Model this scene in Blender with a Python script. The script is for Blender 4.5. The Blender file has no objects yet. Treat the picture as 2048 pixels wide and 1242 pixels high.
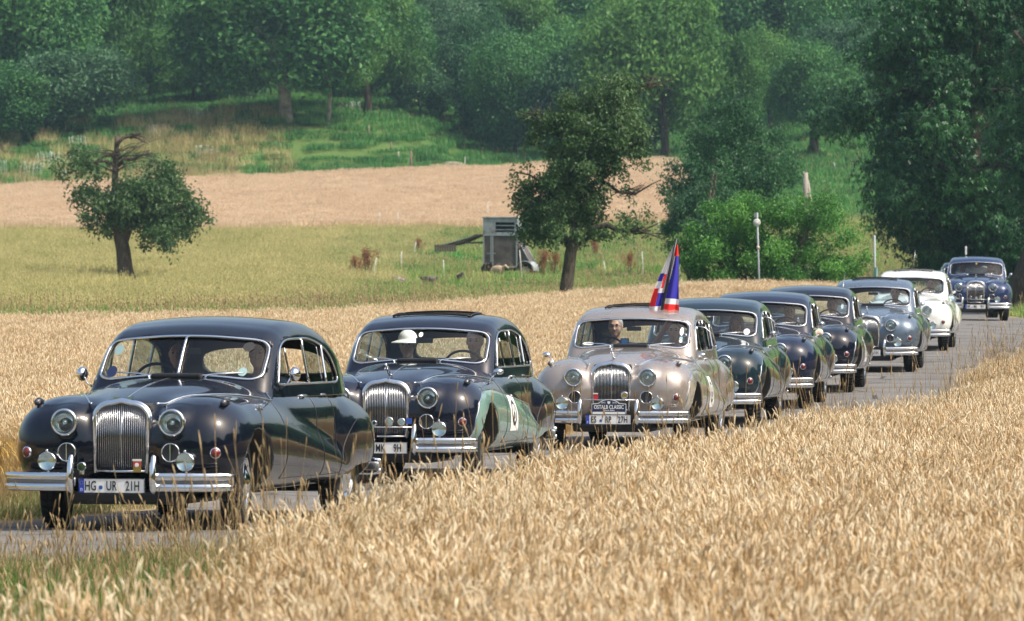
import bpy, bmesh, math, random
import numpy as np
from mathutils import Vector, Matrix
R = math.radians
scene = bpy.context.scene
COL = scene.collection
# ------------------------------------------------------------------ camera, light, exposure
CAMZ = 3.15; FPX = 12500.0; HOR = 400.0            # focal length in photo pixels, row of the eye level
cam_d = bpy.data.cameras.new('camera'); cam = bpy.data.objects.new('camera', cam_d); COL.objects.link(cam)
cam_d.sensor_width = 36.0; cam_d.lens = FPX/2048*36.0
cam_d.clip_start = 0.5; cam_d.clip_end = 6000
cam.location = (0, 0, CAMZ)
cam.rotation_euler = (R(90) - math.atan((621-HOR)/FPX), 0, 0)
cam_d.dof.use_dof = True; cam_d.dof.focus_distance = 62.0; cam_d.dof.aperture_fstop = 11.0
scene.camera = cam
SUN = Vector((0.78, -0.34, 1.12)).normalized()
world = bpy.data.worlds.new('World'); scene.world = world; world.use_nodes = True
wn = world.node_tree.nodes; wl = world.node_tree.links
sky = wn.new('ShaderNodeTexSky'); sky.sky_type = 'NISHITA'; sky.sun_disc = False
sky.sun_elevation = math.asin(SUN.z); sky.sun_rotation = math.atan2(SUN.x, SUN.y)
sky.air_density = 1.3; sky.dust_density = 6.0; sky.ozone_density = 1.0
wl.new(sky.outputs[0], wn['Background'].inputs[0]); wn['Background'].inputs[1].default_value = 0.15
sd = bpy.data.lights.new('sun', 'SUN'); sd.energy = 3.6; sd.angle = R(0.6); sd.color = (1.0, 0.95, 0.86)
so = bpy.data.objects.new('sun', sd); COL.objects.link(so); so.rotation_euler = SUN.to_track_quat('Z', 'Y').to_euler()
so.location = (60, 20, 80)
scene.view_settings.view_transform = 'Standard'; scene.view_settings.look = 'None'
scene.view_settings.exposure = 0.44; scene.view_settings.gamma = 1.0; scene.view_settings.use_curve_mapping = False
scene.cycles.max_bounces = 8; scene.cycles.transparent_max_bounces = 24; scene.cycles.volume_bounces = 0
# ------------------------------------------------------------------ helpers
def px(x, y, Y):
    """world point seen at photo pixel x,y when it lies Y metres ahead"""
    return ((x-1024)*Y/FPX, Y, CAMZ-(y-HOR)*Y/FPX)
def sstep(a, b, t):
    t = np.clip((t-a)/(b-a), 0, 1); return t*t*(3-2*t)
def spline_tab(xs, ys, n=500):
    """smooth cubic through the knots, sampled densely"""
    xs = np.asarray(xs, float); ys = np.asarray(ys, float)
    o = np.argsort(xs); xs = xs[o]; ys = ys[o]
    h = np.diff(xs); d = np.diff(ys)/h
    m = np.zeros(len(xs)); m[1:-1] = (d[:-1]*h[1:]+d[1:]*h[:-1])/(h[1:]+h[:-1])
    m[0] = d[0]; m[-1] = d[-1]
    X = np.linspace(xs[0], xs[-1], n); i = np.clip(np.searchsorted(xs, X, 'right')-1, 0, len(h)-1)
    t = (X-xs[i])/h[i]; H = h[i]
    Y = (2*t**3-3*t**2+1)*ys[i]+(t**3-2*t**2+t)*H*m[i]+(-2*t**3+3*t**2)*ys[i+1]+(t**3-t**2)*H*m[i+1]
    return X, Y
class Tab:
    def __init__(s, xs, ys): s.X, s.Y = spline_tab(xs, ys)
    def __call__(s, x): return np.interp(x, s.X, s.Y)
_by = np.array([-40, 0, 15, 25, 35, 47, 60, 71, 87, 108, 126, 156, 172, 190, 215, 254, 290, 330, 380, 430, 470, 520, 600, 700, 900, 1500.])
_bz = np.array([1.2, 1.0, .93, .85, .765, .615, .405, .285, .205, .125, .07, .09, -.13, -.42, -.32, -.04, .45, 1.43, 2.6, 3.67, 7.0, 12.0, 23., 36., 60., 80.])
_GT = Tab(_by, _bz)
def ground(X, Y):
    X = np.asarray(X, float); Y = np.asarray(Y, float)
    z = _GT(Y)
    z = z + (np.clip(X, -60, 40)+35)*.039*sstep(330, 430, Y)
    bank = np.interp(X, [-300, -60, -18, -8, -3, 300], [2.2, 2.2, 3.4, 2.4, 0, 0])
    z = z + bank*sstep(433, 452, Y) - .8*sstep(-4, 2, X)*(1-sstep(18, 26, X))*sstep(436, 460, Y)*(1-sstep(500, 560, Y))
    z = z + .22*np.exp(-((X-6)/3.5)**2-((Y-160)/12)**2)
    z = z + .05*np.sin(X*.35+1.3)*np.sin(Y*.13)*sstep(170, 230, Y) + .5*np.sin(X*.11+2)*np.sin(Y*.07)*sstep(450, 520, Y)
    return z
def gz(x, y): return float(ground(x, y))
# ---- object plumbing
def tag(o, label=None, cat=None, group=None, kind=None):
    if label: o['label'] = label
    if cat: o['category'] = cat
    if group: o['group'] = group
    if kind: o['kind'] = kind
    return o
def empty(name, loc=(0, 0, 0), rz=0, label=None, cat=None, group=None):
    o = bpy.data.objects.new(name, None); COL.objects.link(o); o.location = loc; o.rotation_euler = (0, 0, rz)
    o.empty_display_size = .2
    return tag(o, label, cat, group)
def mkobj(name, me, parent=None, mats=None):
    o = bpy.data.objects.new(name, me); COL.objects.link(o)
    if parent: o.parent = parent
    if mats:
        if not isinstance(mats, (list, tuple)): mats = [mats]
        for m in mats: me.materials.append(m)
    return o
def npmesh(name, V, F, smooth=True, N=None, mi=None):
    """mesh from numpy: V (n,3); F list of (k,3)/(k,4) arrays"""
    me = bpy.data.meshes.new(name)
    V = np.asarray(V, np.float32)
    if isinstance(F, np.ndarray): F = [F]
    F = [np.asarray(f, np.int32) for f in F if len(f)]
    me.vertices.add(len(V)); me.vertices.foreach_set('co', V.ravel())
    nl = sum(f.size for f in F); nf = sum(len(f) for f in F)
    me.loops.add(nl); me.polygons.add(nf)
    me.loops.foreach_set('vertex_index', np.concatenate([f.ravel() for f in F]))
    tot = np.concatenate([np.full(len(f), f.shape[1], np.int32) for f in F])
    me.polygons.foreach_set('loop_start', np.concatenate([[0], np.cumsum(tot)[:-1]]).astype(np.int32))
    me.polygons.foreach_set('loop_total', tot)
    me.polygons.foreach_set('use_smooth', np.full(nf, smooth))
    if mi is not None: me.polygons.foreach_set('material_index', np.asarray(mi, np.int32))
    me.update(calc_edges=True)
    if N is not None: me.normals_split_custom_set_from_vertices([tuple(n) for n in np.asarray(N)])
    return me
class MB:
    """collects small shapes; build() links them as one mesh object"""
    def __init__(s): s.V = []; s.F = []; s.n = 0; s.sm = []; s.mi = []; s.m = 0
    def add(s, V, F, smooth=True):
        s.V.extend([tuple(v) for v in V]); s.F.extend([tuple(i+s.n for i in f) for f in F]); s.n = len(s.V)
        s.sm.extend([smooth]*len(F)); s.mi.extend([s.m]*len(F)); return s
    def box(s, c, d, rot=None, bev=0.0):
        bm = bmesh.new(); bmesh.ops.create_cube(bm, size=1)
        bmesh.ops.scale(bm, vec=d, verts=bm.verts)
        if bev > 0: bmesh.ops.bevel(bm, geom=list(bm.edges), offset=bev, segments=2, affect='EDGES', profile=.6)
        if rot is not None: bmesh.ops.transform(bm, matrix=rot.to_4x4(), verts=bm.verts)
        bmesh.ops.translate(bm, vec=c, verts=bm.verts)
        bm.verts.index_update(); V = [v.co[:] for v in bm.verts]; F = [[v.index for v in f.verts] for f in bm.faces]; bm.free()
        return s.add(V, F, False)
    def tube(s, P, r, seg=8, cap=True, closed=False, flat=1.0, up=None):
        P = [Vector(p) for p in P]; n = len(P)
        if not hasattr(r, '__len__'): r = [r]*n
        V = []; F = []; pn = None
        for i, p in enumerate(P):
            if closed: t = P[(i+1) % n]-P[i-1]
            else: t = P[min(i+1, n-1)]-P[max(i-1, 0)]
            t.normalize()
            if up is not None: a = Vector(up)-t*t.dot(Vector(up))
            elif pn is None: a = Vector((0, 0, 1)) if abs(t.z) < .9 else Vector((1, 0, 0)); a = a-t*t.dot(a)
            else: a = pn-t*t.dot(pn)
            if a.length < 1e-6: a = t.orthogonal()
            a.normalize(); pn = a; b = t.cross(a)
            for k in range(seg):
                q = 2*math.pi*k/seg; V.append(p+(a*math.cos(q)+b*math.sin(q)*flat)*r[i])
        m = n if closed else n-1
        for i in range(m):
            for k in range(seg):
                j = (i+1) % n; F.append((i*seg+k, i*seg+(k+1) % seg, j*seg+(k+1) % seg, j*seg+k))
        if cap and not closed: F.append(tuple(range(seg))[::-1]); F.append(tuple((n-1)*seg+k for k in range(seg)))
        return s.add(V, F)
    def lathe(s, prof, M=None, seg=24, close=False):
        """profile of (radius, height) turned about local z, placed by matrix M"""
        V = []; F = []
        for (r, h) in prof:
            for k in range(seg):
                q = 2*math.pi*k/seg; v = Vector((r*math.cos(q), r*math.sin(q), h)); V.append(M @ v if M else v)
        n = len(prof)
        for i in range(n-1):
            for k in range(seg): F.append((i*seg+k, i*seg+(k+1) % seg, (i+1)*seg+(k+1) % seg, (i+1)*seg+k))
        return s.add(V, F)
    def build(s, name, mats, parent=None, loc=None):
        me = bpy.data.meshes.new(name); me.from_pydata(s.V, [], s.F)
        me.polygons.foreach_set('use_smooth', s.sm); me.polygons.foreach_set('material_index', s.mi)
        if not isinstance(mats, (list, tuple)): mats = [mats]
        o = mkobj(name, me, parent, mats)
        if loc is not None: o.location = loc
        return o
def kids(o): return [c for c in bpy.data.objects if c.parent is o]
def copy_tree(o, parent=None, index=None):
    if index is None:
        index = {}
        for c in bpy.data.objects:
            if c.parent: index.setdefault(c.parent.name, []).append(c)
    c = o.copy(); COL.objects.link(c)
    if parent: c.parent = parent
    for ch in index.get(o.name, []): copy_tree(ch, c, index)
    return c
# ------------------------------------------------------------------ materials
def mat(name, col=(.5, .5, .5), rough=.6, metal=0, coat=0, spec=.5, **kw):
    m = bpy.data.materials.new(name); m.use_nodes = True; b = m.node_tree.nodes['Principled BSDF']
    b.inputs['Base Color'].default_value = (*col, 1); b.inputs['Roughness'].default_value = rough
    b.inputs['Metallic'].default_value = metal; b.inputs['Coat Weight'].default_value = coat
    b.inputs['Specular IOR Level'].default_value = spec
    for k, v in kw.items(): b.inputs[k].default_value = v
    return m
class NT:
    def __init__(s, m): s.t = m.node_tree; s.N = s.t.nodes; s.L = s.t.links; s.b = s.N['Principled BSDF']
    def n(s, ty, **kw):
        o = s.N.new(ty)
        for k, v in kw.items(): setattr(o, k, v)
        return o
    def l(s, a, b): s.L.new(a, b)
    def noise(s, vec, scale, detail=4, rough=.55):
        o = s.n('ShaderNodeTexNoise'); o.inputs['Scale'].default_value = scale; o.inputs['Detail'].default_value = detail
        o.inputs['Roughness'].default_value = rough
        if vec is not None: s.l(vec, o.inputs['Vector'])
        return o.outputs['Fac']
    def ramp(s, fac, stops, interp='LINEAR'):
        o = s.n('ShaderNodeValToRGB'); e = o.color_ramp.elements; o.color_ramp.interpolation = interp
        while len(e) < len(stops): e.new(.5)
        for i, (p, c) in enumerate(stops): e[i].position = p; e[i].color = (*c, 1) if len(c) == 3 else c
        s.l(fac, o.inputs[0]); return o.outputs[0]
    def mix(s, fac, a, b, mode='MIX'):
        o = s.n('ShaderNodeMix', data_type='RGBA', blend_type=mode)
        for k, v in ((0, fac), (6, a), (7, b)):
            if isinstance(v, (int, float)): o.inputs[k].default_value = v
            elif isinstance(v, tuple): o.inputs[k].default_value = (*v, 1)
            else: s.l(v, o.inputs[k])
        return o.outputs[2]
    def math(s, op, a, b=None, clamp=False):
        o = s.n('ShaderNodeMath', operation=op, use_clamp=clamp)
        for k, v in ((0, a), (1, b)):
            if v is None: continue
            if isinstance(v, (int, float)): o.inputs[k].default_value = v
            else: s.l(v, o.inputs[k])
        return o.outputs[0]
    def bump(s, h, dist, strength=1.0):
        o = s.n('ShaderNodeBump'); o.inputs['Distance'].default_value = dist; o.inputs['Strength'].default_value = strength
        s.l(h, o.inputs['Height']); s.l(o.outputs[0], s.b.inputs['Normal'])
    def geo(s): return s.n('ShaderNodeNewGeometry').outputs['Position']
    def obj(s): return s.n('ShaderNodeTexCoord').outputs['Object']
def foliage_mat(name, stops, transl=.35, scale=.6, rough=.55, attr='tint', spread=.5, objrand=.25):
    """leaf/straw material: colour from a per-leaf tint plus world noise, partly translucent"""
    m = mat(name, rough=rough, spec=.35); t = NT(m)
    a = t.n('ShaderNodeAttribute', attribute_name=attr).outputs['Fac']
    nz = t.noise(t.geo(), scale, 3)
    oi = t.n('ShaderNodeObjectInfo').outputs['Random']
    f = t.math('ADD', t.math('MULTIPLY', a, spread), t.math('MULTIPLY', nz, .9-spread*.6))
    f = t.math('ADD', f, t.math('MULTIPLY', t.math('SUBTRACT', oi, .5), objrand))
    c = t.ramp(f, stops)
    t.l(c, t.b.inputs['Base Color'])
    tr = t.n('ShaderNodeBsdfTranslucent'); t.l(c, tr.inputs[0])
    mx = t.n('ShaderNodeMixShader'); mx.inputs[0].default_value = transl
    out = t.N['Material Output']; t.l(t.b.outputs[0], mx.inputs[1]); t.l(tr.outputs[0], mx.inputs[2]); t.l(mx.outputs[0], out.inputs[0])
    return m
# ------------------------------------------------------------------ road line (the cars' track) and terrain
# name: photo pixel of the car's left indicator, distance, yaw in degrees
CARS = [(432, 893, 47.2, 13.6), (925, 840, 59.5, 10.8), (1353, 790, 70.8, 9.2), (1500, 755, 79, 7.8), (1606, 730, 87, 7.1),
        (1693, 701, 95.5, 7.0), (1819, 669, 108.5, 6.8), (1886, 645, 126, 7.2), (2010, 591, 156.5, 4.6)]
def car_pose(i):
    x, y, Y, yaw = CARS[i]; s, c = math.sin(R(yaw)), math.cos(R(yaw))
    w = px(x, y, Y); Fv = (-s, -c); Lv = (c, -s)
    return (w[0]-2.2*Fv[0]-.74*Lv[0], w[1]-2.2*Fv[1]-.74*Lv[1]), yaw
TRACK = [(-26., 19.), (-18.5, 27.5), (-12.6, 34.), (-8.3, 39.2), (-5.0, 43.9)] + [car_pose(i)[0] for i in range(9)] + \
        [(13.0, 175.), (13.4, 190.), (12.6, 212.), (9.5, 235.), (3., 262.), (-8., 300.)]
_tx = np.array([p[0] for p in TRACK]); _ty = np.array([p[1] for p in TRACK])
_TX = Tab(_ty, _tx)
def track_x(Y): return _TX(Y)
def edge_dist(X, Y):
    """signed distance from the car track, + towards the camera side (right)"""
    x0 = _TX(Y); dx = (_TX(np.asarray(Y)+.5)-_TX(np.asarray(Y)-.5))
    return (X-x0)/np.sqrt(1+dx*dx)
# ================================================================== SETTING: ground, road, sky is the world
def field_edge_near(Y): return 4.3+3.0*sstep(54, 38, Y)*1.0
_WB = (np.array([10, 18, 25, 27.6, 31, 32.5, 37, 42, 46, 56, 66, 76]), np.array([-4.2, -2.6, -1.45, -1.15, -.98, -.84, -.07, .76, 1.75, 3.5, 4.9, 6.45]))
def wheat_x(Y): return np.where(Y < 76, np.interp(Y, *_WB), _TX(Y)+3.75+.4*sstep(76, 90, Y))
def verge_far(Y): return -1.45-1.2*(1-sstep(52, 62, Y))
def mid_far_edge(X): return np.interp(X, [-16, -10, -3.4, 1.4, 6, 9, 12], [122, 125, 132, 153, 168, 170, 166])
def is_mid(X, Y):
    e = edge_dist(X, Y); return (e < verge_far(Y)) & (Y < mid_far_edge(X)) & (Y > 20)
def is_far_field(X, Y):
    lo = np.interp(X, [-60, -20, -4, 4, 12], [328, 326, 330, 338, 345]); return (Y > lo) & (Y < 431+.8*np.sin(X*.9)) & (X < 11+(Y-340)*.0)
def is_crop(X, Y):
    n = .7*np.sin(Y*.21)+.5*np.sin(Y*.47+1)+.4*np.sin(Y*1.1); return (Y > 158+X*-.2+1.5*np.sin(X*1.3)) & (X < -5.2+(Y-250)*.028+n) & (Y < 330)
def build_ground():
    xs = np.concatenate([np.arange(-400, -60, 20), np.arange(-60, 60, 1.0), np.arange(60, 401, 20)])
    ys = np.concatenate([np.arange(-300, -20, 20), np.arange(-20, 40, 1.5), np.arange(40, 175, .7), np.arange(175, 480, 1.5), np.arange(480, 700, 5), np.arange(700, 1500, 40)])
    X, Y = np.meshgrid(xs, ys); Z = ground(X, Y)
    V = np.stack([X, Y, Z], -1).reshape(-1, 3); nx = len(xs); ny = len(ys)
    i = (np.arange(ny-1)[:, None]*nx+np.arange(nx-1)[None]).ravel()
    F = np.stack([i, i+1, i+nx+1, i+nx], 1)
    me = npmesh('ground', V, F)
    w = (is_mid(X, Y) | (X > wheat_x(Y)) & (Y < 160)).astype(float)
    w = np.maximum(w, is_far_field(X, Y)*1.0)
    w = np.maximum(w, is_crop(X, Y)*.55)
    a = me.attributes.new('straw', 'FLOAT', 'POINT'); a.data.foreach_set('value', w.ravel().astype(np.float32))
    m = mat('ground_earth', rough=.95, spec=.1); t = NT(m); g = t.geo()
    n1 = t.noise(g, .35, 5); n2 = t.noise(g, 6, 4)
    grass = t.ramp(t.math('ADD', t.math('MULTIPLY', n1, .7), t.math('MULTIPLY', n2, .3)), [(.3, (.04, .09, .022)), (.5, (.075, .14, .035)), (.7, (.14, .18, .06))])
    straw = t.ramp(t.math('ADD', t.math('MULTIPLY', n1, .4), t.math('MULTIPLY', n2, .6)), [(.3, (.30, .20, .10)), (.6, (.42, .30, .16)), (.8, (.5, .38, .2))])
    at = t.n('ShaderNodeAttribute', attribute_name='straw').outputs['Fac']
    t.l(t.mix(at, grass, straw), t.b.inputs['Base Color']); t.bump(n2, .08)
    o = mkobj('ground', me, None, m); tag(o, kind='structure')
build_ground()
def ribbon(name, Ys, e0, e1, lift, m, cols=8, kind='structure'):
    Ys = np.asarray(Ys, float); x0 = _TX(Ys); d = np.gradient(x0, Ys); L = np.sqrt(1+d*d)
    nxn = 1/L; nyn = -d/L                                   # unit normal to the track, pointing to the camera side
    t = np.linspace(0, 1, cols)[None]; e0 = e0(Ys) if callable(e0) else np.full(len(Ys), e0); e1 = e1(Ys) if callable(e1) else np.full(len(Ys), e1)
    e = e0[:, None]*(1-t)+e1[:, None]*t
    X = x0[:, None]+nxn[:, None]*e; Y = Ys[:, None]+nyn[:, None]*e
    Z = ground(X, Y)+lift
    V = np.stack([X, Y, Z], -1).reshape(-1, 3); n = len(Ys)
    i = (np.arange(n-1)[:, None]*cols+np.arange(cols-1)[None]).ravel()
    o = mkobj(name, npmesh(name, V, np.stack([i, i+1, i+cols+1, i+cols], 1)), None, m); tag(o, kind=kind); return o
mr = mat('road_asphalt', rough=.9, spec=.25); t = NT(mr); g = t.geo()
n1 = t.noise(g, .6, 5); n2 = t.noise(g, 45, 3, .7); n3 = t.noise(g, 4, 4, .7)
c = t.ramp(t.math('ADD', t.math('MULTIPLY', n1, .5), t.math('ADD', t.math('MULTIPLY', n2, .3), t.math('MULTIPLY', n3, .2))),
           [(.35, (.10, .096, .092)), (.5, (.155, .148, .14)), (.68, (.23, .215, .195))])
vo = t.n('ShaderNodeTexVoronoi', feature='DISTANCE_TO_EDGE'); vo.inputs['Scale'].default_value = .35; t.l(g, vo.inputs['Vector'])
cr = t.math('GREATER_THAN', vo.outputs['Distance'], .012)
t.l(t.mix(cr, (.05, .048, .045), c), t.b.inputs['Base Color']); t.bump(n2, .012)
RY = np.concatenate([np.arange(20, 60, .5), np.arange(60, 300, 1.0)])
near_edge = lambda Y: 2.9-1.5*sstep(159, 167, Y)
ribbon('road', RY, -1.25, near_edge, .03, mr, 10)
ms = mat('road_shoulder', rough=.95, spec=.1); t = NT(ms); g = t.geo(); n = t.noise(g, 9, 5, .7)
t.l(t.ramp(n, [(.3, (.16, .11, .055)), (.5, (.27, .20, .11)), (.7, (.36, .29, .18))]), t.b.inputs['Base Color']); t.bump(n, .05)
ribbon('road_shoulder', RY, -1.85, -1.2, .024, ms, 4)
ribbon('road_shoulder', RY, lambda Y: near_edge(Y)-.05, lambda Y: near_edge(Y)+.45, .024, ms, 4)

# ================================================================== plants that nobody could count
rng = np.random.default_rng(7)
def strips(P, W, side, tint, sides=0, twist=None):
    """P (n,k,3) polylines, W (n,k) half widths, side (n,3) -> verts, faces, per-vert tint. sides=0 flat blade, else prism"""
    n, k, _ = P.shape
    if sides == 0:
        A = P-side[:, None]*W[..., None]; B = P+side[:, None]*W[..., None]
        V = np.stack([A, B], 2).reshape(-1, 3)
        b = (np.arange(n)[:, None]*k*2+np.arange(k-1)[None]*2).ravel()
        F = np.stack([b, b+1, b+3, b+2], 1); T = np.repeat(tint, k*2)
    else:
        tdir = P[:, -1]-P[:, 0]; tdir /= np.linalg.norm(tdir, axis=1, keepdims=True)
        s2 = np.cross(tdir, side); V = []
        for q in range(sides):
            a = 2*np.pi*q/sides; V.append(P+(side[:, None]*np.cos(a)+s2[:, None]*np.sin(a))*W[..., None])
        V = np.stack(V, 2).reshape(-1, 3)
        b = (np.arange(n)[:, None]*k*sides+np.arange(k-1)[None]*sides)[..., None]+0
        F = []
        for q in range(sides):
            q2 = (q+1) % sides; F.append(np.stack([b[..., 0]+q, b[..., 0]+q2, b[..., 0]+sides+q2, b[..., 0]+sides+q], -1).reshape(-1, 4))
        F = np.concatenate(F); T = np.repeat(tint, k*sides)
    return V, F, T
def join_parts(name, parts, mats):
    V = []; F = []; T = []; MI = []; o = 0
    for (v, f, t_, mi) in parts: V.append(v); F.append(f+o); T.append(t_); MI.append(np.full(len(f), mi)); o += len(v)
    me = npmesh(name, np.concatenate(V), np.concatenate(F), True, None, np.concatenate(MI))
    a = me.attributes.new('tint', 'FLOAT', 'POINT'); a.data.foreach_set('value', np.concatenate(T).astype(np.float32))
    for m in mats: me.materials.append(m)
    return me
def wheat_proto(seed, n, size, H=.84, simple=False, mats=None, green=.0):
    r = np.random.default_rng(seed); b = (r.random((n, 2))-.5)*size
    az = r.random(n)*2*np.pi; lean = r.normal(0, .07, n)+.03; h = H*(1+r.normal(0, .07, n)); az = np.where(r.random(n) < .6, .6+r.normal(0, .9, n), az)
    D = np.stack([np.cos(az), np.sin(az), 0*az], 1); tint = r.random(n)
    s = np.array([0, .35, .7, 1.0]) if not simple else np.array([0, .6, 1.0])
    base = np.concatenate([b, np.zeros((n, 1))], 1)
    P = base[:, None]+D[:, None]*(lean*h)[:, None, None]*(s**2)[None, :, None]+np.array([0, 0, 1.])*(h*.9)[:, None, None]*s[None, :, None]
    an = r.random(n)*np.pi; side = np.stack([np.cos(an), np.sin(an), 0*an], 1)
    W = np.full((n, len(s)), .0016 if not simple else .004)
    parts = [(*strips(P, W, side, tint*.6+.2, 0 if simple else 3), 0)]
    # ear: bends over
    k = 5 if not simple else 4; L = .056*(1+r.normal(0, .15, n)); a0 = r.uniform(-.1, .6, n); a1 = a0+np.abs(r.normal(.15, .45, n)); a1 = np.minimum(a1, 2.4)
    E = [P[:, -1]]
    for j in range(1, k):
        a = a0+(a1-a0)*j/(k-1); E.append(E[-1]+(D*np.sin(a)[:, None]+np.array([0, 0, 1.])*np.cos(a)[:, None])*(L/(k-1))[:, None])
    E = np.stack(E, 1); w = np.array([.0022, .0038, .0042, .0034, .0012]) if not simple else np.array([.004, .011, .010, .003])
    parts.append((*strips(E, np.tile(w, (n, 1))*(1+r.normal(0, .1, n))[:, None], side, tint*.7+.3, 4 if not simple else 3), 1))
    # dried leaves
    nl = n if not simple else n//3; i = r.integers(0, n, nl); a = r.random(nl)*2*np.pi; d = np.stack([np.cos(a), np.sin(a), 0*a], 1)
    z0 = r.uniform(.35, .8, nl)*h[i]; st = base[i]+np.array([0, 0, 1.])*z0[:, None]; l = r.uniform(.07, .16, nl)
    u = np.array([0, .4, .75, 1.]); PL = st[:, None]+d[:, None]*(l[:, None]*u[None])[..., None]+np.array([0, 0, 1.])*(l[:, None]*(.5*u-1.1*u**2)[None])[..., None]
    sl = np.cross(d, [0, 0, 1.]); parts.append((*strips(PL, np.tile([.003, .0045, .0035, .001], (nl, 1)), sl, r.random(nl), 0), 2))
    return join_parts('wheat_patch', parts, mats)
def grass_proto(seed, n, size, H, mats, w=.004, heads=0, hh=.8, bend=.5):
    r = np.random.default_rng(seed); b = (r.random((n, 2))-.5)*size
    a = r.random(n)*2*np.pi; d = np.stack([np.cos(a), np.sin(a), 0*a], 1); h = H*r.uniform(.45, 1.15, n); be = r.uniform(.1, bend, n)
    u = np.array([0, .4, .75, 1.]); base = np.concatenate([b, np.zeros((n, 1))], 1)
    P = base[:, None]+d[:, None]*((h*be)[:, None]*(u**2)[None])[..., None]+np.array([0, 0, 1.])*(h[:, None]*(u-.25*u**3*be[:, None]))[..., None]
    a2 = r.random(n)*np.pi; sl = np.stack([np.cos(a2), np.sin(a2), 0*a], 1)
    parts = [(*strips(P, np.tile([w, w, w*.7, w*.1], (n, 1)), sl, r.random(n), 0), 0)]
    if heads:
        n = heads; b = (r.random((n, 2))-.5)*size; a = r.random(n)*2*np.pi; d = np.stack([np.cos(a), np.sin(a), 0*a], 1)
        h = hh*r.uniform(.6, 1.15, n); ln = np.abs(r.normal(.12, .12, n)); base = np.concatenate([b, np.zeros((n, 1))], 1)
        u = np.array([0, .4, .8, 1.]); P = base[:, None]+d[:, None]*((h*ln)[:, None]*(u**2)[None])[..., None]+np.array([0, 0, 1.])*(h[:, None]*u[None])[..., None]
        an = r.random(n)*np.pi; side = np.stack([np.cos(an), np.sin(an), 0*an], 1)
        parts.append((*strips(P, np.full((n, 4), .0018 if w < .006 else .004), side, r.random(n), 3), 1))
        L = .085*r.uniform(.6, 1.2, n); E = np.stack([P[:, -1]+(d*.25+np.array([0, 0, .95]))*(L*q)[:, None] for q in (0, .4, .7, 1)], 1)
        parts.append((*strips(E, np.tile(np.array([.002, .006, .005, .001])*(1 if w < .006 else 1.8), (n, 1)), side, r.random(n), 3), 1))
    return join_parts('grass_patch', parts, mats)
def proto_obj(me): return bpy.data.objects.new(me.name+'_source', me)
def scatter(name, pts, protos, smin, smax, seed=0, tilt=.05, zs=None, kind='stuff'):
    """points instanced with the prototype patches (geometry nodes)"""
    pts = np.asarray(pts, np.float32); me = bpy.data.meshes.new(name); me.vertices.add(len(pts)); me.vertices.foreach_set('co', pts.ravel())
    o = bpy.data.objects.new(name, me); COL.objects.link(o); tag(o, kind=kind)
    ng = bpy.data.node_groups.new(name, 'GeometryNodeTree'); N = ng.nodes; L = ng.links
    ng.interface.new_socket('Geometry', in_out='INPUT', socket_type='NodeSocketGeometry'); ng.interface.new_socket('Geometry', in_out='OUTPUT', socket_type='NodeSocketGeometry')
    gi = N.new('NodeGroupInput'); go = N.new('NodeGroupOutput'); iop = N.new('GeometryNodeInstanceOnPoints'); jn = N.new('GeometryNodeJoinGeometry')
    for p in protos:
        oi = N.new('GeometryNodeObjectInfo'); oi.inputs['Object'].default_value = p; oi.inputs['As Instance'].default_value = True
        L.new(oi.outputs['Geometry'], jn.inputs[0])
    L.new(gi.outputs[0], iop.inputs['Points']); L.new(jn.outputs[0], iop.inputs['Instance']); iop.inputs['Pick Instance'].default_value = True
    ri = N.new('FunctionNodeRandomValue'); ri.data_type = 'INT'; ri.inputs[4].default_value = 0; ri.inputs[5].default_value = len(protos)-1; ri.inputs['Seed'].default_value = seed
    L.new(ri.outputs[2], iop.inputs['Instance Index'])
    rr = N.new('FunctionNodeRandomValue'); rr.data_type = 'FLOAT_VECTOR'; rr.inputs[0].default_value = (-tilt, -tilt, 0); rr.inputs[1].default_value = (tilt, tilt, 6.283); rr.inputs['Seed'].default_value = seed+1
    L.new(rr.outputs[0], iop.inputs['Rotation'])
    rs = N.new('FunctionNodeRandomValue'); rs.data_type = 'FLOAT_VECTOR'; z0, z1 = zs if zs else (smin, smax)
    rs.inputs[0].default_value = (smin, smin, z0); rs.inputs[1].default_value = (smax, smax, z1); rs.inputs['Seed'].default_value = seed+2
    L.new(rs.outputs[0], iop.inputs['Scale']); L.new(iop.outputs[0], go.inputs[0])
    md = o.modifiers.new('scatter', 'NODES'); md.node_group = ng
    return o
def grid_pts(x0, x1, y0, y1, step, mask, jit=.35, seed=1):
    r = np.random.default_rng(seed); X, Y = np.meshgrid(np.arange(x0, x1, step), np.arange(y0, y1, step))
    X = X+r.uniform(-jit, jit, X.shape)*step; Y = Y+r.uniform(-jit, jit, Y.shape)*step
    k = mask(X, Y); X = X[k]; Y = Y[k]; return np.stack([X, Y, ground(X, Y)-.02], 1)
def in_view(X, Y, m=1.15, add=2.0): return np.abs(X) < Y*.0819*m+add
M_STEM = foliage_mat('wheat_straw', [(.2, (.34, .23, .09)), (.5, (.54, .39, .18)), (.85, (.68, .54, .31))], .3, 1.3)
M_EAR = foliage_mat('wheat_ear', [(.15, (.27, .155, .07)), (.38, (.52, .34, .165)), (.66, (.68, .50, .28)), (.92, (.84, .73, .52))], .22, .9, spread=.85)
M_DRY = foliage_mat('dry_leaf', [(.2, (.50, .27, .04)), (.5, (.66, .43, .09)), (.85, (.74, .58, .26))], .4, 1.0)
WM = [M_STEM, M_EAR, M_DRY]
WP = [proto_obj(wheat_proto(10+i, 220, .5, .84, False, WM)) for i in range(5)]
WS = [proto_obj(wheat_proto(30+i, 75, .6, .84, True, WM)) for i in range(4)]
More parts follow.
